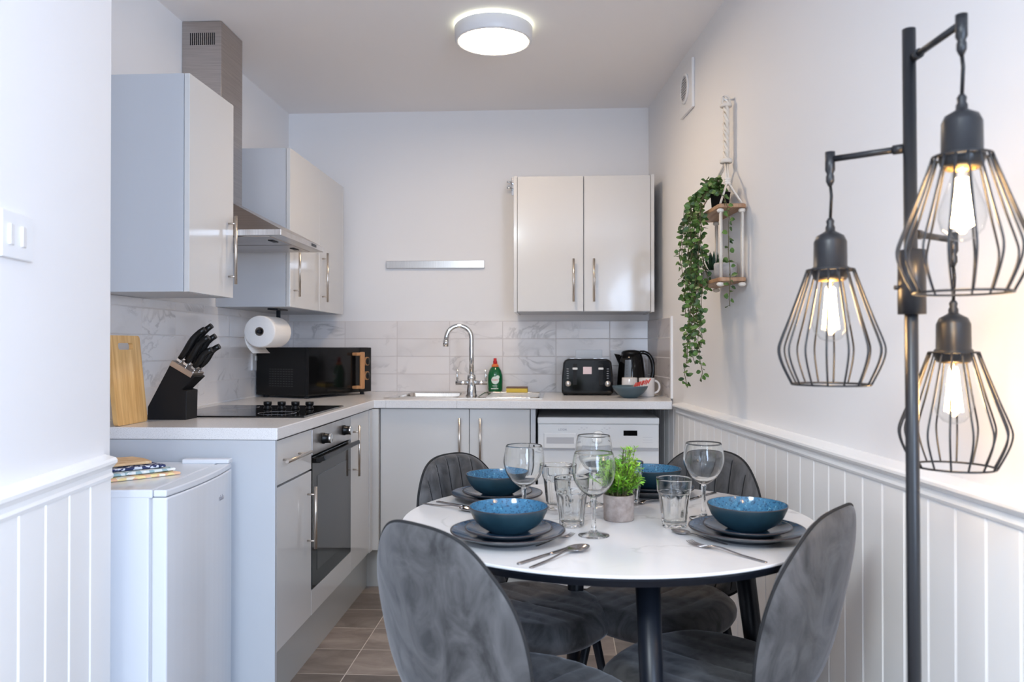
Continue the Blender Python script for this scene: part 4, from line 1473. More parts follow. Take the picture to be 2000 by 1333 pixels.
# the one thinner fall in front
pts = [(px, py, zt + 0.058), (px - 0.03, 2.90, zt + 0.055), (xs(2.86, 0.09), 2.815, zt + 0.02)]
z = zt
x, y = xs(2.83, 0.078), 2.812
while z > 1.325:
    z -= 0.028
    x += random.uniform(-0.003, 0.004)
    y += random.uniform(-0.003, 0.002)
    pts.append((x, y, z))
strand(pts, 90, 0.020, 0.016)
part('foliage', fo, M['leaf_dark'], t, o)
part('stems', st, M['stem'], t, o)

# spiky succulent, far end of the lower board
zl = 1.4095
px, py = xs(3.085, 0.055), 3.085
o = (px, py, zl)
t = thing('spiky_succulent', 'dark spiky succulent in a round grey pot on the lower shelf', 'potted plant', o)
part('pot', MB().lathe([(0, 0), (0.028, 0), (0.036, 0.015), (0.038, 0.040), (0.035, 0.046), (0.032, 0.040), (0, 0.038)], o, 32), M['pot_grey'], t, o)
fo = MB()
for k in range(26):
    a = k * 2.4
    el = 0.35 + 0.65 * (k / 26)
    d = Vector((cos(a) * (1.1 - el), sin(a) * (1.1 - el), el))
    leaf(fo, (px + 0.006 * cos(a), py + 0.006 * sin(a), zl + 0.038), d, (cos(a), sin(a), -0.3), 0.05 + 0.035 * el, 0.0105, 0.3)
part('leaves', fo, M['leaf_deep'], t, o)
# small rosette succulent, near end
px, py = xs(2.925, 0.055), 2.925
o = (px, py, zl)
t = thing('rosette_succulent', 'low green rosette succulent in a wide grey pot on the lower shelf', 'potted plant', o)
part('pot', MB().lathe([(0, 0), (0.032, 0), (0.041, 0.020), (0.043, 0.052), (0.040, 0.058), (0.037, 0.052), (0, 0.050)], o, 36), M['pot_grey'], t, o)
fo = MB()
for q in range(7):
    qa = q * 0.9
    qx, qy = px + (0.022 if q else 0) * cos(qa), py + (0.022 if q else 0) * sin(qa)
    for k in range(12):
        a = k * 2.4
        el = 0.15 + 0.7 * k / 12
        leaf(fo, (qx, qy, zl + 0.052), (cos(a) * (1.05 - el), sin(a) * (1.05 - el), el), (cos(a), sin(a), 0.2), 0.017, 0.010, 0.3)
part('leaves', fo, M['leaf_dark'], t, o)

# ------------------------------------------------------------------ fridge
fa = radians(4.3)
fo_ = Vector((-0.975, 2.176, 0))
o = tuple(fo_)
t = thing('under_counter_fridge', 'white under-counter fridge against the grey end panel on the left', 'fridge', o, fa)
FW, FD, FH = 0.485, 0.47, 0.808       # width along y, depth along -x
part('body', MB().box(-FD, -0.060, -FW / 2, FW / 2, 0.012, FH - 0.002), M['fridge'], t, bevel=0.004)
part('top', MB().box(-FD, -0.052, -FW / 2 - 0.001, FW / 2 + 0.001, FH - 0.022, FH), M['fridge'], t, bevel=0.004)
# gently bowed door
mb = MB()
pl = []
for i in range(13):
    y = -FW / 2 + FW * i / 12
    pl.append((0.0 - 0.016 * (2 * (y / FW)) ** 2 * 1.0, y))
mb.prism(pl + [(-0.054, FW / 2), (-0.054, -FW / 2)], 0.03, FH - 0.020)
dd = part('door', mb, M['fridge'], t, bevel=0.005, seg=3)
mb = MB().prism([(x - 0.001, y) for x, y in pl] + [(-0.050, FW / 2), (-0.050, -FW / 2)], FH - 0.0185, FH - 0.001)
part('door_top_grip', mb, M['fridge'], dd, bevel=0.004, seg=3)
part('door_seal', MB().box(-0.061, -0.053, -FW / 2 + 0.008, FW / 2 - 0.008, 0.03, FH - 0.022), M['appliance_grey'], t)
part('hinge_cover', MB().box(-0.155, -0.012, FW / 2 - 0.040, FW / 2 - 0.002, FH - 0.001, FH + 0.013), M['fridge'], t, bevel=0.004, seg=3)
lettering('essentials', 0.023, M['print_grey'], dd, (-0.0026, 0.085, 0.722), (0.03, 1, 0), (0, 0, 1))

# tea towels folded on the fridge
cl_defs = [
    ('yellow and peach checked folded tea towel at the bottom of the stack on the fridge', cloth_mat('yellow_peach_check', (0.78, 0.62, 0.30), [(0.75, 0.45, 0.28), (0.80, 0.75, 0.62)], 60), 0.0, 0.0),
    ('pale teal and white folded tea towel, second from the bottom on the fridge', cloth_mat('teal_white_print', (0.28, 0.42, 0.46), [(0.62, 0.70, 0.72), (0.75, 0.77, 0.76)], 90), 0.022, -0.008),
    ('navy folded tea towel with white pattern, second from the top on the fridge', cloth_mat('navy_white_print', (0.02, 0.03, 0.09), [(0.03, 0.04, 0.11), (0.60, 0.62, 0.68)], 130), 0.040, -0.030),
    ('tan folded tea towel with a dark hem on top of the stack on the fridge', cloth_mat('tan_cloth', (0.66, 0.44, 0.24), [(0.62, 0.40, 0.22), (0.70, 0.50, 0.30)], 50), 0.060, -0.052)]
ud = Vector((0.66, 0.75, 0)).normalized()
vd = Vector((-0.75, 0.66, 0)).normalized()
base = Vector((-1.185, 2.012, FH + 0.0005))
zc_ = 0.0
random.seed(9)
for i, (lab, m_, sh, su) in enumerate(cl_defs):
    p0 = base + vd * sh + ud * (su - 0.03) + UP * zc_
    oo = tuple(p0)
    th = 0.0085
    mb = MB()
    nu, nv = 14, 10
    Lu, Lv = 0.235, 0.140
    ph = random.uniform(0, 6)
    tp, bt = [], []
    for a in range(nu + 1):
        for b in range(nv + 1):
            u, v = a / nu, b / nv
            wob = 0.0012 * sin(9 * u + ph + 3 * v)
            p = p0 + ud * (u * Lu + 0.004 * sin(5 * v + ph)) + vd * (v * Lv + 0.005 * sin(4 * u + ph))
            tp.append(p + UP * (th + wob * 0.6 - 0.0006))
            bt.append(p + UP * 0.0004)
    k = nv + 1
    fs_t = [(a * k + b, (a + 1) * k + b, (a + 1) * k + b + 1, a * k + b + 1) for a in range(nu) for b in range(nv)]
    off = len(tp)
    fs = fs_t + [tuple(off + q for q in f[::-1]) for f in fs_t]
    rim = [a * k for a in range(nu + 1)] + [nu * k + b for b in range(1, nv + 1)] + [a * k + nv for a in range(nu - 1, -1, -1)] + [b for b in range(nv - 1, 0, -1)]
    for a, b in zip(rim, rim[1:] + rim[:1]):
        fs.append((b, a, off + a, off + b))
    mb.add(tp + bt, fs, False)
    c_ = mb.build('tea_towel', m_, None, oo, bevel=0.0025, fixn=True)
    tag(c_, lab, 'tea towel', 'tea towels stacked on the fridge')
    zc_ += th + 0.0012

# ------------------------------------------------------------------ dining table
TC = Vector((0.117, 1.942, 0))
TR = 0.492
TZ = 0.75
o = tuple(TC)
t = thing('dining_table', 'round dining table with white marble top and splayed black legs', 'table', o)
part('tabletop', MB().lathe([(0, TZ - 0.006), (TR - 0.001, TZ - 0.006), (TR, TZ - 0.004), (TR, TZ - 0.001), (TR - 0.001, TZ), (0, TZ)], o, 128, False), M['table'], t, o)
part('tabletop_edge', MB().lathe([(0, TZ - 0.030), (TR - 0.040, TZ - 0.030), (TR - 0.012, TZ - 0.024), (TR - 0.001, TZ - 0.010), (TR + 0.0005, TZ - 0.0055), (0, TZ - 0.0055)], o, 128, False), M['black_metal'], t, o)
part('under_frame', MB().lathe([(0.0, TZ - 0.05), (0.345, TZ - 0.05), (0.345, TZ - 0.029), (0.0, TZ - 0.029)], o, 4, False), M['black_metal'], t, o)
for k in range(4):
    a = radians(-79.5 + 90 * k)
    dv = Vector((cos(a), sin(a), 0))
    p1 = TC + dv * 0.335 + UP * (TZ - 0.030)
    p2 = TC + dv * 0.430 + UP * 0.001
    lg = part('leg', MB().tube([p1, p1.lerp(p2, 0.5), p2], [0.0255, 0.022, 0.016], 24), M['black_metal'], t, o)


# ------------------------------------------------------------------ chairs
def sheet_y(h):      # centre line of the backrest in the local y-z plane, h = 0..1
    P = [(-0.149, 0.425), (-0.195, 0.470), (-0.221, 0.540), (-0.239, 0.620), (-0.2555, 0.700), (-0.268, 0.770), (-0.279, 0.845)]
    x = h * (len(P) - 1)
    i = min(int(x), len(P) - 2)
    f = x - i
    P4 = [P[max(i - 1, 0)], P[i], P[i + 1], P[min(i + 2, len(P) - 1)]]
    def cr(a, b, c, d):
        return 0.5 * (2 * b + (c - a) * f + (2 * a - 5 * b + 4 * c - d) * f * f + (3 * b - a - 3 * c + d) * f ** 3)
    return cr(*[p[0] for p in P4]), cr(*[p[1] for p in P4])


def make_chair():
    t = thing('dining_chair', '', 'chair')
    # backrest: rings from the middle to a rounded outline, thin towards the rim
    NA, NR = 320, 44

    def outline(a):
        ca, sa = cos(a), sin(a)
        e = 2.30
        k = (abs(ca) ** e + abs(sa) ** e) ** (-1 / e)
        x, h = k * ca, k * sa        # in -1..1
        hh = 0.5 + 0.5 * h
        wd = 0.202 * (1.0 - 0.20 * max(0, (0.62 - hh) / 0.62) ** 3.5)
        return x * wd, hh

    def pt(x, h, off):
        y, z = sheet_y(min(1, max(0, h)))
        y2, z2 = sheet_y(min(1, h + 0.02))
        y1, z1 = sheet_y(max(0, h - 0.02))
        tn = Vector((0, y2 - y1, z2 - z1)).normalized()
        nn = Vector((0, tn.z, -tn.y))      # towards the sitter
        sl = 2 * 1.11 * x
        wrap = 1.11 * x * x * (1.0 - 0.15 * h)
        p = Vector((x, y + wrap, z))
        nn = (nn - Vector((sl * 0.9, 0, 0))).normalized()
        return p + nn * off

    def th(r):
        return 0.019 * (1 - r ** 5) ** 0.5 if r < 1 else 0.0

    def chan(x, r):
        s = x / 0.0525
        g = abs((s) % 1.0 - 0.5) * 2       # 0 at the seam
        return 0.0085 * (1 - (1 - g) ** 3.5) * min(1, (1 - r) / 0.08)

    radii = [(i / NR) ** 0.85 for i in range(NR + 1)]
    for side, name in ((1, 'backrest_front'), (-1, 'backrest_shell')):
        mb = MB()
        vs, fs = [], []
        for ri, r in enumerate(radii):
            if ri == 0:
                vs.append(pt(0, 0.5, side * (0.019 + (chan(0, 0) if side > 0 else 0))))
                continue
            for k in range(NA):
                x, h = outline(2 * pi * k / NA)
                x *= r
                h = 0.5 + (h - 0.5) * r
                vs.append(pt(x, h, side * (th(r) + (chan(x, r) if side > 0 else 0))))
        for k in range(NA):
            fs.append((0, 1 + k, 1 + (k + 1) % NA))
        for ri in range(1, NR):
            a0 = 1 + (ri - 1) * NA
            b0 = a0 + NA
            for k in range(NA):
                k2 = (k + 1) % NA
                fs.append((a0 + k, b0 + k, b0 + k2, a0 + k2))
        if side > 0:
            fs = [f[::-1] for f in fs]
        mb.add(vs, fs, True)
        part(name, mb, M['velvet'], t)
    pts = [pt(*outline(2 * pi * k / NA), 0) for k in range(0, NA, 3)]
    part('piping', MB().tube(pts, 0.0032, 8, closed=True), M['velvet_seam'], t)
    # stitched channel seams on the front of the backrest
    mb = MB()
    for q in (-3, -2, -1, 0, 1, 2):
        x = (q + 0.5) * 0.0525
        line = []
        for k in range(40):
            h = 0.04 + 0.92 * k / 39
            # relative distance from the centre of the outline decides the local thickness
            lo, hi = 0.0, 1.0
            aa = atan2((h - 0.5), x / 0.195 * 0.5)
            ox_, oh_ = outline(aa)
            rr_ = sqrt((x * x + (h - 0.5) ** 2) / max(1e-9, ox_ * ox_ + (oh_ - 0.5) ** 2))
            if rr_ < 0.96:
                line.append(pt(x, h, th(rr_) + 0.0022))
        if len(line) > 3:
            mb.tube(line, 0.0013, 6)
    part('stitching', mb, M['velvet_seam'], t)
    # seat cushion
    mb = MB()
    vs, fs = [], []
    NS, RR = 96, 18

    def sp(a, r):
        e = 2.5
        ca, sa = cos(a), sin(a)
        k = (abs(ca) ** e + abs(sa) ** e) ** (-1 / e)
        x, y = 0.211 * k * ca * r, 0.018 + 0.213 * k * sa * r
        x *= 1 - 0.10 * max(0, -(y / 0.22))
        return x, y

    prof = [(i / RR, 1) for i in range(1, RR + 1)] + [(1 - (i / 8) ** 2 * 0.0 - 0.10 * (i / 8), -1) for i in range(1, 9)]
    vs.append((0, 0.018, 0.462))
    ringn = 1
    for i in range(1, RR + 1):
        r = (i / RR) ** 0.8
        for k in range(NS):
            x, y = sp(2 * pi * k / NS, r)
            s = (x / 0.055)
            g = abs((s + 0.5) % 1.0 - 0.5) * 2
            dip = 0.0035 * (1 - g) ** 5 if r < 0.9 else 0
            z = 0.462 + 0.010 * r * r - 0.030 * max(0, r - 0.80) ** 1.6 / 0.2 ** 1.6 - dip
            if y > 0.12: z -= 0.10 * (y - 0.12)
            vs.append((x, y, z))
    for i, (ins, z) in enumerate(((1.015, 0.432), (1.010, 0.418), (0.97, 0.404), (0.88, 0.398))):
        for k in range(NS):
            x, y = sp(2 * pi * k / NS, ins)
            zz = z
            if y > 0.12: zz -= 0.08 * (y - 0.12)
            vs.append((x, y, zz))
    tot = RR + 4
    for k in range(NS):
        fs.append((0, 1 + k, 1 + (k + 1) % NS))
    for i in range(tot - 1):
        a0 = 1 + i * NS
        b0 = a0 + NS
        for k in range(NS):
            k2 = (k + 1) % NS
            fs.append((a0 + k, b0 + k, b0 + k2, a0 + k2))
    fs.append([1 + (tot - 1) * NS + k for k in range(NS)][::-1])
    mb.add(vs, fs, True)
    part('seat', mb, M['velvet'], t)
    part('seat_base', MB().box(-0.13, 0.13, -0.12, 0.13, 0.386, 0.400), M['black_metal'], t, bevel=0.003)
    for sx in (-1, 1):
        for sy in (-1, 1):
            part('leg', MB().tube([(sx * 0.135, 0.01 + sy * 0.125, 0.397), (sx * 0.195, 0.01 + sy * 0.185, 0.0008)], [0.0135, 0.0085], 16), M['black_metal'], t)
    return t


ch0 = make_chair()
CH = [
    ((-0.068, 1.629), (0.660, 0.752), 'grey velvet dining chair nearest the camera on the left, seen from behind'),
    ((0.342, 1.794), (-0.789, 0.614), 'grey velvet dining chair on the right beside the panelled wall, seen from its back edge'),
    ((-0.093, 2.200), (0.834, -0.552), 'grey velvet dining chair at the far left of the table, facing the camera'),
    ((0.290, 2.294), (-0.686, -0.727), 'grey velvet dining chair at the far right of the table, by the washing machine'),
]
for i, ((x, y), (dx, dy), lab) in enumerate(CH):
    c = ch0 if i == 0 else copy_tree(ch0)
    c.location = (x, y, 0)
    c.rotation_euler = (0, 0, atan2(-dx, dy))
    tag(c, lab, 'chair', 'velvet dining chairs')


# ------------------------------------------------------------------ tableware
def lathe_part(name, prof, m, t, n=64, **kw):
    return part(name, MB().lathe(prof, (0, 0, 0), n, **kw), m, t)


def plate_proto():
    mb = MB()
    mb.lathe([(0, 0.004), (0.062, 0.004), (0.066, 0.0), (0.071, 0.0), (0.074, 0.006), (0.100, 0.012), (0.1215, 0.0195), (0.1235, 0.022)], n=80, mi=0)
    mb.lathe([(0.1235, 0.022), (0.1230, 0.0240), (0.1205, 0.0238)], n=80, mi=2)
    mb.lathe([(0.1205, 0.0238), (0.100, 0.0165), (0.078, 0.0098), (0.06, 0.0085), (0, 0.0085)], n=80, mi=1)
    return mb.build('dinner_plate', [M['plate_under'], M['glaze_plate'], M['rim']])


def side_proto():
    mb = MB()
    mb.lathe([(0, 0.003), (0.045, 0.003), (0.048, 0.0), (0.053, 0.0), (0.056, 0.005), (0.080, 0.009), (0.0925, 0.0145), (0.0940, 0.0165)], n=72, mi=0)
    mb.lathe([(0.0940, 0.0165), (0.0935, 0.0180), (0.0910, 0.0178)], n=72, mi=2)
    mb.lathe([(0.0910, 0.0178), (0.078, 0.0130), (0.058, 0.0085), (0.045, 0.0078), (0, 0.0078)], n=72, mi=1)
    return mb.build('side_plate', [M['plate_under'], M['glaze_plate'], M['rim']])


def bowl_proto():
    mb = MB()
    mb.lathe([(0, 0.002), (0.032, 0.002), (0.034, 0.0), (0.040, 0.0), (0.044, 0.003), (0.062, 0.014), (0.076, 0.030), (0.0835, 0.047), (0.0852, 0.053)], n=72, mi=0)
    mb.lathe([(0.0852, 0.053), (0.0848, 0.0548), (0.0832, 0.0545)], n=72, mi=2)
    mb.lathe([(0.0832, 0.0545), (0.0805, 0.047), (0.073, 0.031), (0.058, 0.016), (0.035, 0.008), (0, 0.006)], n=72, mi=1)
    return mb.build('soup_bowl', [M['bowl_out'], M['glaze'], M['rim']])


PL, SD, BL = plate_proto(), side_proto(), bowl_proto()
SET = [((-0.108, 1.708), '', 'near left setting, beside the front spoon'),
       ((0.408, 1.760), '', 'right setting, by the panelled wall'),
       ((-0.165, 2.140), '', 'far left setting'),
       ((0.258, 2.262), '', 'far right setting, behind the potted plant')]
for i, ((x, y), _, w) in enumerate(SET):
    for proto, z, nm, cat, grp in ((PL, TZ + 0.0003, 'large dark blue plate at the ', 'plate', 'dinner plates'), (SD, TZ + 0.0105, 'small plate under the bowl at the ', 'plate', 'side plates'), (BL, TZ + 0.0188, 'speckled blue bowl at the ', 'bowl', 'blue bowls')):
        c = proto if i == 0 else proto.copy()
        if i: COL.objects.link(c)
        c.location = (x + (0.0 if proto is PL else 0.002), y, z)
        c.rotation_euler = (0, 0, i * 1.3)
        tag(c, nm + w, cat, grp)


# wine glasses
def smooth_path(P, n):
    out = []
    for i in range(len(P) - 1):
        a, b, c, d = P[max(i - 1, 0)], P[i], P[i + 1], P[min(i + 2, len(P) - 1)]
        for k in range(n):
            f = k / n
            out.append(tuple(0.5 * (2 * b[q] + (c[q] - a[q]) * f + (2 * a[q] - 5 * b[q] + 4 * c[q] - d[q]) * f * f + (3 * b[q] - a[q] - 3 * c[q] + d[q]) * f ** 3) for q in (0, 1)))
    out.append(P[-1])
    return out


def wine_proto():
    t = thing('wine_glass', '', 'glass')
    bowl = [(0.0, 0.084), (0.006, 0.083), (0.014, 0.087), (0.030, 0.100), (0.0415, 0.117), (0.0475, 0.137), (0.0480, 0.150), (0.0460, 0.166), (0.0425, 0.1815),
            (0.0419, 0.1820), (0.0413, 0.1815), (0.0450, 0.166), (0.0469, 0.150), (0.0464, 0.137), (0.0404, 0.118), (0.029, 0.102), (0.014, 0.091), (0, 0.088)]
    bowl = smooth_path(bowl[:9], 4) + smooth_path(bowl[9:], 4)
    part('glass_bowl', MB().lathe(bowl, (0, 0, 0), 64), M['glass'], t)
    part('stem', MB().lathe([(0, 0.0082), (0.0100, 0.0085), (0.0055, 0.016), (0.0045, 0.030), (0.0048, 0.062), (0.0058, 0.076), (0.0075, 0.0833), (0, 0.0835)], (0, 0, 0), 32), M['glass'], t)
    part('foot', MB().lathe([(0, 0.0), (0.0335, 0.0), (0.0345, 0.0010), (0.0335, 0.0020), (0.022, 0.0040), (0.010, 0.0080), (0, 0.0080)], (0, 0, 0), 56), M['glass'], t)
    return t


def tumbler_proto():
    t = thing('tumbler', '', 'glass')
    def mod(a, z):
        if z > 0.080 or z < 0.004: return 1.0
        return 1 - 0.06 * (0.5 + 0.5 * cos(10 * a)) * min(1, (0.080 - z) / 0.008)
    out = [(0, 0.0), (0.0255, 0.0), (0.0275, 0.002), (0.0285, 0.006), (0.0300, 0.020), (0.0322, 0.040), (0.0345, 0.060), (0.0362, 0.074), (0.0372, 0.079), (0.0388, 0.083), (0.0400, 0.100), (0.0406, 0.1115), (0.0398, 0.1125)]
    inn = [(0.0388, 0.1120), (0.0378, 0.098), (0.0368, 0.084), (0.0345, 0.074), (0.0305, 0.050), (0.0270, 0.025), (0.0240, 0.013), (0, 0.011)]
    out = [out[0]] + smooth_path(out[1:], 3)
    inn = smooth_path(inn, 3)
    mb = MB().lathe(out + inn, (0, 0, 0), 120, mod=lambda a, z: 1.0)
    # flutes on the outside only
    nn = 120
    cnt = 1
    for ri, (r, z) in enumerate(out[1:]):
        for k in range(nn):
            a = 2 * pi * k / nn
            f = mod(a, z)
            mb.v[1 + ri * nn + k] = (r * f * cos(a), r * f * sin(a), z)
    part('glass_body', mb, M['glass'], t)
    return t


wg = wine_proto()
for i, (x, y, lab) in enumerate(((-0.080, 1.873, 'balloon wine glass on the left, above the two left bowls'),
                                 (0.078, 1.757, 'balloon wine glass nearest the camera, left of the small plant pot'),
                                 (0.093, 2.095, 'balloon wine glass at the back, behind the front wine glass'),
                                 (0.350, 1.945, 'balloon wine glass on the right, behind the right tumbler'))):
    c = wg if i == 0 else copy_tree(wg)
    c.location = (x, y, TZ + 0.0003)
    tag(c, lab, 'glass', 'wine glasses')
tb = tumbler_proto()
for i, (x, y, lab) in enumerate(((-0.002, 2.045, 'fluted tumbler at the back left, behind the front tumbler'),
                                 (0.031, 1.848, 'fluted tumbler at the front left, beside the front wine glass'),
                                 (0.266, 1.852, 'fluted tumbler on the right, in front of the right wine glass'),
                                 (0.183, 2.112, 'fluted tumbler mostly hidden behind the small plant pot'))):
    c = tb if i == 0 else copy_tree(tb)
    c.location = (x, y, TZ + 0.0003)
    c.rotation_euler = (0, 0, i * 0.3)
    tag(c, lab, 'glass', 'tumblers')


# cutlery: built along +y from handle end at 0 to tip at L
def strip(rows, n=8):
    """rows: (y, halfwidth, z, thickness)"""
    mb = MB()
    vs, fs = [], []
    for (y, w, z, th) in rows:
        for k in range(n):
            a = 2 * pi * k / n + pi / n
            vs.append((w * cos(a), y, z + th * (0.5 + 0.5 * sin(a))))
    for i in range(len(rows) - 1):
        for k in range(n):
            k2 = (k + 1) % n
            fs.append((i * n + k, (i + 1) * n + k, (i + 1) * n + k2, i * n + k2))
    fs.append(list(range(n)))
    fs.append([(len(rows) - 1) * n + k for k in range(n)][::-1])
    mb.add(vs, fs, True)
    return mb


def spoon_proto():
    t = thing('spoon', '', 'spoon')
    part('handle', strip([(0.0, 0.0035, 0, 0.002), (0.004, 0.0048, 0, 0.0025), (0.06, 0.0035, 0.002, 0.0025), (0.105, 0.0026, 0.0065, 0.0028), (0.132, 0.0035, 0.0065, 0.003), (0.140, 0.006, 0.0045, 0.003)]), M['cutlery'], t)
    mb = MB()
    NA, NR = 36, 8
    for sgn in (0, 1):
        vs = [(0, 0.162, 0.0015 + (0.0012 if sgn else 0))]
        fs = []
        for r in range(1, NR + 1):
            q = r / NR
            for k in range(NA):
                a = 2 * pi * k / NA
                wy = 0.0300 * sin(a)
                wx = 0.0205 * cos(a) * (1 + 0.12 * -sin(a))
                vs.append((wx * q, 0.162 + wy * q, 0.0003 + 0.0068 * q * q + (0.0012 if sgn else 0)))
        for k in range(NA):
            fs.append((0, 1 + k, 1 + (k + 1) % NA))
        for r in range(NR - 1):
            a0 = 1 + r * NA
            for k in range(NA):
                fs.append((a0 + k, a0 + NA + k, a0 + NA + (k + 1) % NA, a0 + (k + 1) % NA))
        mb.add(vs, fs if sgn else [f[::-1] for f in fs], True)
    nv = 1 + NR * NA
    for k in range(NA):
        a = 1 + (NR - 1) * NA + k
        b = 1 + (NR - 1) * NA + (k + 1) % NA
        mb.f.append([a, b, nv + b, nv + a]); mb.sm.append(True); mb.mi.append(0)
    part('spoon_bowl', mb, M['cutlery'], t)
    return t


def knife_proto():
    t = thing('table_knife', '', 'knife')
    part('handle', strip([(0.0, 0.0035, 0, 0.003), (0.004, 0.0052, 0, 0.004), (0.08, 0.0048, 0, 0.0042), (0.095, 0.0040, 0, 0.0038)]), M['cutlery'], t)
    part('blade', strip([(0.094, 0.0040, 0.0005, 0.003), (0.11, 0.0075, 0.0005, 0.0018), (0.165, 0.0080, 0.0005, 0.0014), (0.183, 0.0055, 0.0005, 0.0012), (0.190, 0.001, 0.0005, 0.001)]), M['cutlery'], t)
    return t


def fork_proto():
    t = thing('table_fork', '', 'fork')
    part('handle', strip([(0.0, 0.0035, 0, 0.002), (0.004, 0.0048, 0, 0.0025), (0.06, 0.0035, 0.002, 0.0025), (0.105, 0.0026, 0.0065, 0.0028), (0.128, 0.005, 0.006, 0.0025), (0.138, 0.0105, 0.003, 0.0018), (0.148, 0.0115, 0.0012, 0.0016)]), M['cutlery'], t)
    mb = MB()
    for k in range(4):
        x = -0.0090 + k * 0.0060
        mb.tube([(x, 0.146, 0.0022), (x, 0.165, 0.0016), (x * 0.95, 0.180, 0.0036), (x * 0.9, 0.190, 0.0075)], [0.0016, 0.0014, 0.0012, 0.0006], 8)
    part('tines', mb, M['cutlery'], t)
    return t


SP, KN, FK = spoon_proto(), knife_proto(), fork_proto()
used = set()


def lay(proto, a, b, lab, cat, grp, dz=0.0, size=1.0):
    """a = handle end, b = tip direction"""
    c = proto if proto.name not in used else copy_tree(proto)
    used.add(proto.name)
    c.location = (a[0], a[1], TZ + 0.0004 + dz)
    c.rotation_euler = (0, 0, atan2(-(b[0] - a[0]), b[1] - a[1]))
    c.scale = (size, size, size)
    tag(c, lab, cat, grp)


lay(SP, (-0.052, 1.490), (0.055, 1.642), 'spoon in front of the near left plates, bowl pointing to the table centre', 'spoon', 'cutlery spoons')
lay(KN, (-0.076, 1.512), (0.030, 1.652), 'dark knife lying parallel beside the front spoon near the left plates', 'knife', 'table knives')
lay(FK, (-0.045, 1.652), (0.033, 1.760), 'fork mostly under the near left plate, tines showing at its right', 'fork', 'table forks', size=0.7)
lay(FK, (0.398, 1.553), (0.272, 1.700), 'fork with tines toward the table centre in front of the right plates', 'fork', 'table forks')
lay(SP, (0.352, 1.688), (0.254, 1.803), 'spoon mostly under the right plate, its tip showing below the tumbler', 'spoon', 'cutlery spoons', size=0.78)
lay(SP, (-0.356, 2.085), (-0.226, 1.998), 'spoon on the left edge of the table near the far left plates', 'spoon', 'cutlery spoons')
lay(KN, (-0.322, 2.108), (-0.195, 2.020), 'dark knife beside the spoon near the far left plates', 'knife', 'table knives')
lay(KN, (0.445, 2.288), (0.330, 2.150), 'dark knife on the far right edge of the table, behind the right wine glass', 'knife', 'table knives')
lay(FK, (0.335, 2.200), (0.170, 2.085), 'fork in front of the far right plates, beside the plant pot', 'fork', 'table forks')

# small green plant in a concrete pot
random.seed(31)
o = (0.145, 1.924, TZ + 0.0003)
t = thing('artificial_plant', 'bright green feathery plant in a beige concrete pot at the table centre', 'potted plant', o)
part('pot', MB().lathe([(0, 0), (0.0345, 0), (0.0362, 0.002), (0.0368, 0.059), (0.0362, 0.061), (0.0330, 0.061), (0.0325, 0.050), (0, 0.049)], o, 44), M['concrete'], t, o)
part('soil', MB().lathe([(0, 0.0505), (0.0322, 0.0500), (0.0322, 0.0490), (0, 0.0492)], o, 24), M['soil'], t, o)
fo, st = MB(), MB()
for k in range(96):
    a = k * 2.399 + random.uniform(-0.3, 0.3)
    r0 = 0.027 * sqrt(random.random())
    base = Vector((o[0] + r0 * cos(a), o[1] + r0 * sin(a), o[2] + 0.049))
    hgt = random.uniform(0.055, 0.105)
    spread = random.uniform(0.010, 0.040) * (1.2 - 0.5 * (hgt - 0.055) / 0.05)
    if k % 13 == 0:
        hgt, spread = 0.132, 0.020
    a2 = a + random.uniform(-0.5, 0.5)
    pts = [base]
    S_ = 12
    for j in range(1, S_ + 1):
        s = j / S_
        pts.append(base + Vector((cos(a2) * spread * s ** 1.4, sin(a2) * spread * s ** 1.4, hgt * s - 0.01 * s * s)))
    st.tube(pts, 0.0008, 5)
    for j in range(3, S_ + 1):
        p = pts[j]
        dr_ = (pts[j] - pts[j - 1]).normalized()
        for q in range(4):
            an = random.uniform(0, 2 * pi)
            ort = dr_.orthogonal().normalized()
            ort = Matrix.Rotation(an, 3, dr_) @ ort
            leaf(fo, p, ort + dr_ * random.uniform(0.4, 1.1), dr_, random.uniform(0.009, 0.016), 0.0030, 0.1)
part('foliage', fo, M['leaf_bright'], t, o)
part('stems', st, M['stem'], t, o)

# ------------------------------------------------------------------ floor lamp with three cage shades
PX, PY = 0.541, 1.253
o = (PX, PY, 0)
t = thing('floor_lamp', 'black three-light floor lamp with wire cage shades on the right', 'floor lamp', o)
part('base', MB().lathe([(0, 0), (0.125, 0), (0.128, 0.004), (0.126, 0.016), (0.02, 0.022), (0, 0.022)], o, 56), M['lamp_metal'], t, o)
part('pole', MB().tube([(PX + 0.005, PY, 0.02), (PX + 0.001, PY, 0.8), (PX - 0.003, PY, 1.652)], 0.0098, 24), M['lamp_metal'], t, o)
part('pole_sleeve', MB().lathe([(0.0105, 0), (0.0200, 0.0), (0.0200, 0.098), (0.0105, 0.100)], (PX, PY, 1.214), 32, closed=True).tube([(PX - 0.019, PY, 1.255), (PX - 0.026, PY, 1.255)], 0.0035, 10), M['lamp_metal'], t, o)

CAGE = [(0.0365, 0.0), (0.048, -0.034), (0.064, -0.078), (0.0765, -0.110), (0.0815, -0.128), (0.0790, -0.145), (0.0710, -0.165), (0.0605, -0.186)]


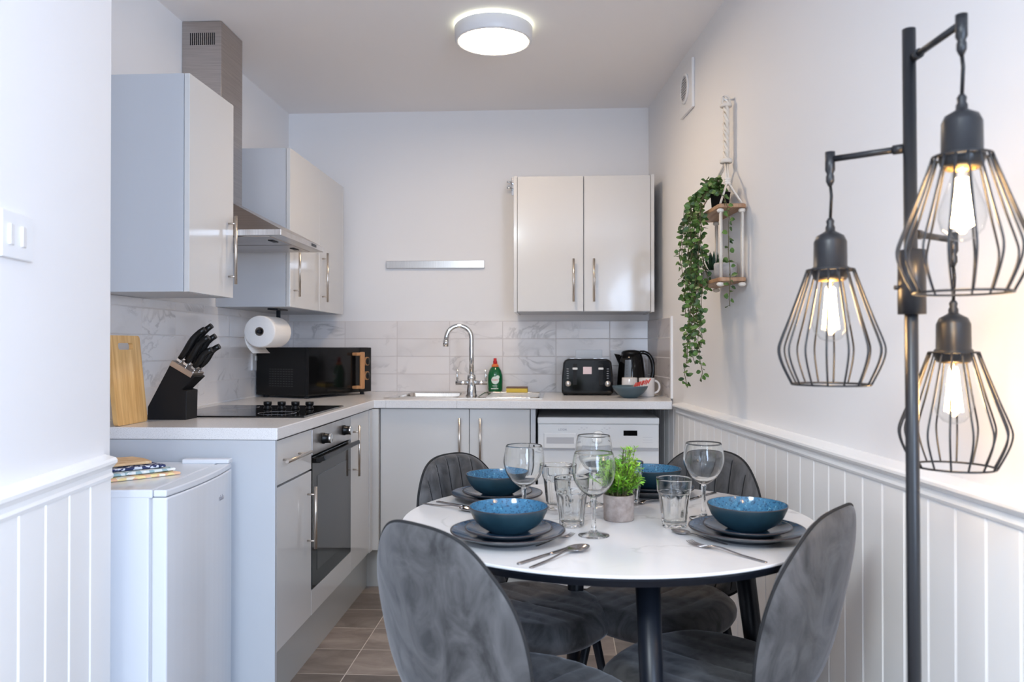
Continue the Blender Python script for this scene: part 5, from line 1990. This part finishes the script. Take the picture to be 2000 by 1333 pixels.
cp_ = smooth_path(CAGE, 3)
SH = [((0.443, 1.325), 1.474, 1.446, 1.289), ((0.550, 1.118), 1.612, 1.575, 1.424), ((0.642, 1.335), 1.338, 1.312, 1.155)]
for i, ((x, y), za, zf, zc) in enumerate(SH):
    zp = [1.470, 1.606, 1.338][i]
    dirv = (Vector((x, y, 0)) - Vector((PX, PY, 0))).normalized()
    arm = MB().tube([(PX, PY, zp), (x, y, zp)], 0.0052, 14)
    arm.lathe([(0.0, 0.012), (0.0078, 0.012), (0.0078, -0.018), (0.0050, -0.024), (0.0065, -0.028), (0.0065, -0.036), (0.0030, -0.044), (0, -0.044)], (x, y, zp), 20)
    q = Vector((PX, PY, zp)) + dirv * 0.018
    arm.tube([q - dirv * 0.008, q + dirv * 0.008], 0.0075, 14)
    part('arm', arm, M['lamp_metal'], t, o)
    zt_ = zc + 0.062            # top of the lamp holder
    sx = 0.002
    cd = MB().tube([(x, y, zp - 0.040), (x + sx, y, (zp + zt_) / 2), (x, y, zt_ + 0.018)], 0.0026, 10)
    part('cord', cd, M['black'], t, o)
    hd = part('lamp_holder', MB().lathe([(0, 0.085), (0.0035, 0.085), (0.0065, 0.080), (0.0055, 0.074), (0.0075, 0.070), (0.0075, 0.064), (0.012, 0.061), (0.021, 0.056), (0.0255, 0.046), (0.0260, 0.006), (0.0290, 0.004), (0.0290, -0.004), (0.0265, -0.012), (0.0240, -0.016), (0.0220, -0.016), (0.0220, 0.0), (0, 0.0)], (x, y, zc), 36), M['lamp_metal'], t, o)
    part('holder_ring', MB().lathe([(0.0180, -0.002), (0.0215, -0.002), (0.0215, -0.0175), (0.0180, -0.0175)], (x, y, zc), 30, closed=True), M['brass'], hd, o)
    cg = MB()
    for k in range(16):
        a = 2 * pi * (k + 0.35 * i) / 16
        cg.tube([(x + r * cos(a), y + r * sin(a), zc + z) for r, z in cp_], 0.00165, 7)
    for r, z in ((0.0365, 0.0), (0.0605, -0.186)):
        cg.tube([(x + r * cos(2 * pi * k / 40), y + r * sin(2 * pi * k / 40), zc + z) for k in range(40)], 0.0018, 7, closed=True)
    for k in range(4):
        a = pi / 2 * k
        cg.tube([(x + 0.027 * cos(a), y + 0.027 * sin(a), zc), (x + 0.0375 * cos(a), y + 0.0375 * sin(a), zc)], 0.0016, 7)
    part('cage_shade', cg, M['lamp_metal'], t, o)
    bz = zc - 0.012
    bu = part('light_bulb', MB().lathe([(0.0120, 0.0), (0.0135, -0.014), (0.0200, -0.034), (0.0285, -0.058), (0.0300, -0.072), (0.0260, -0.088), (0.0160, -0.100), (0.0060, -0.104), (0, -0.105)], (x, y, bz), 36), M['thin_glass'], t, o)
    fl = MB()
    for k in range(6):
        a = 2 * pi * k / 6
        fl.tube([(x + 0.006 * cos(a), y + 0.006 * sin(a), bz - 0.018), (x + 0.0125 * cos(a + 0.3), y + 0.0125 * sin(a + 0.3), bz - 0.084)], 0.0022, 6)
    part('filament', fl, M['filament'], bu, o)
    part('bulb_stem', MB().tube([(x, y, bz), (x, y, bz - 0.045)], [0.006, 0.002], 10), M['thin_glass'], bu, o)
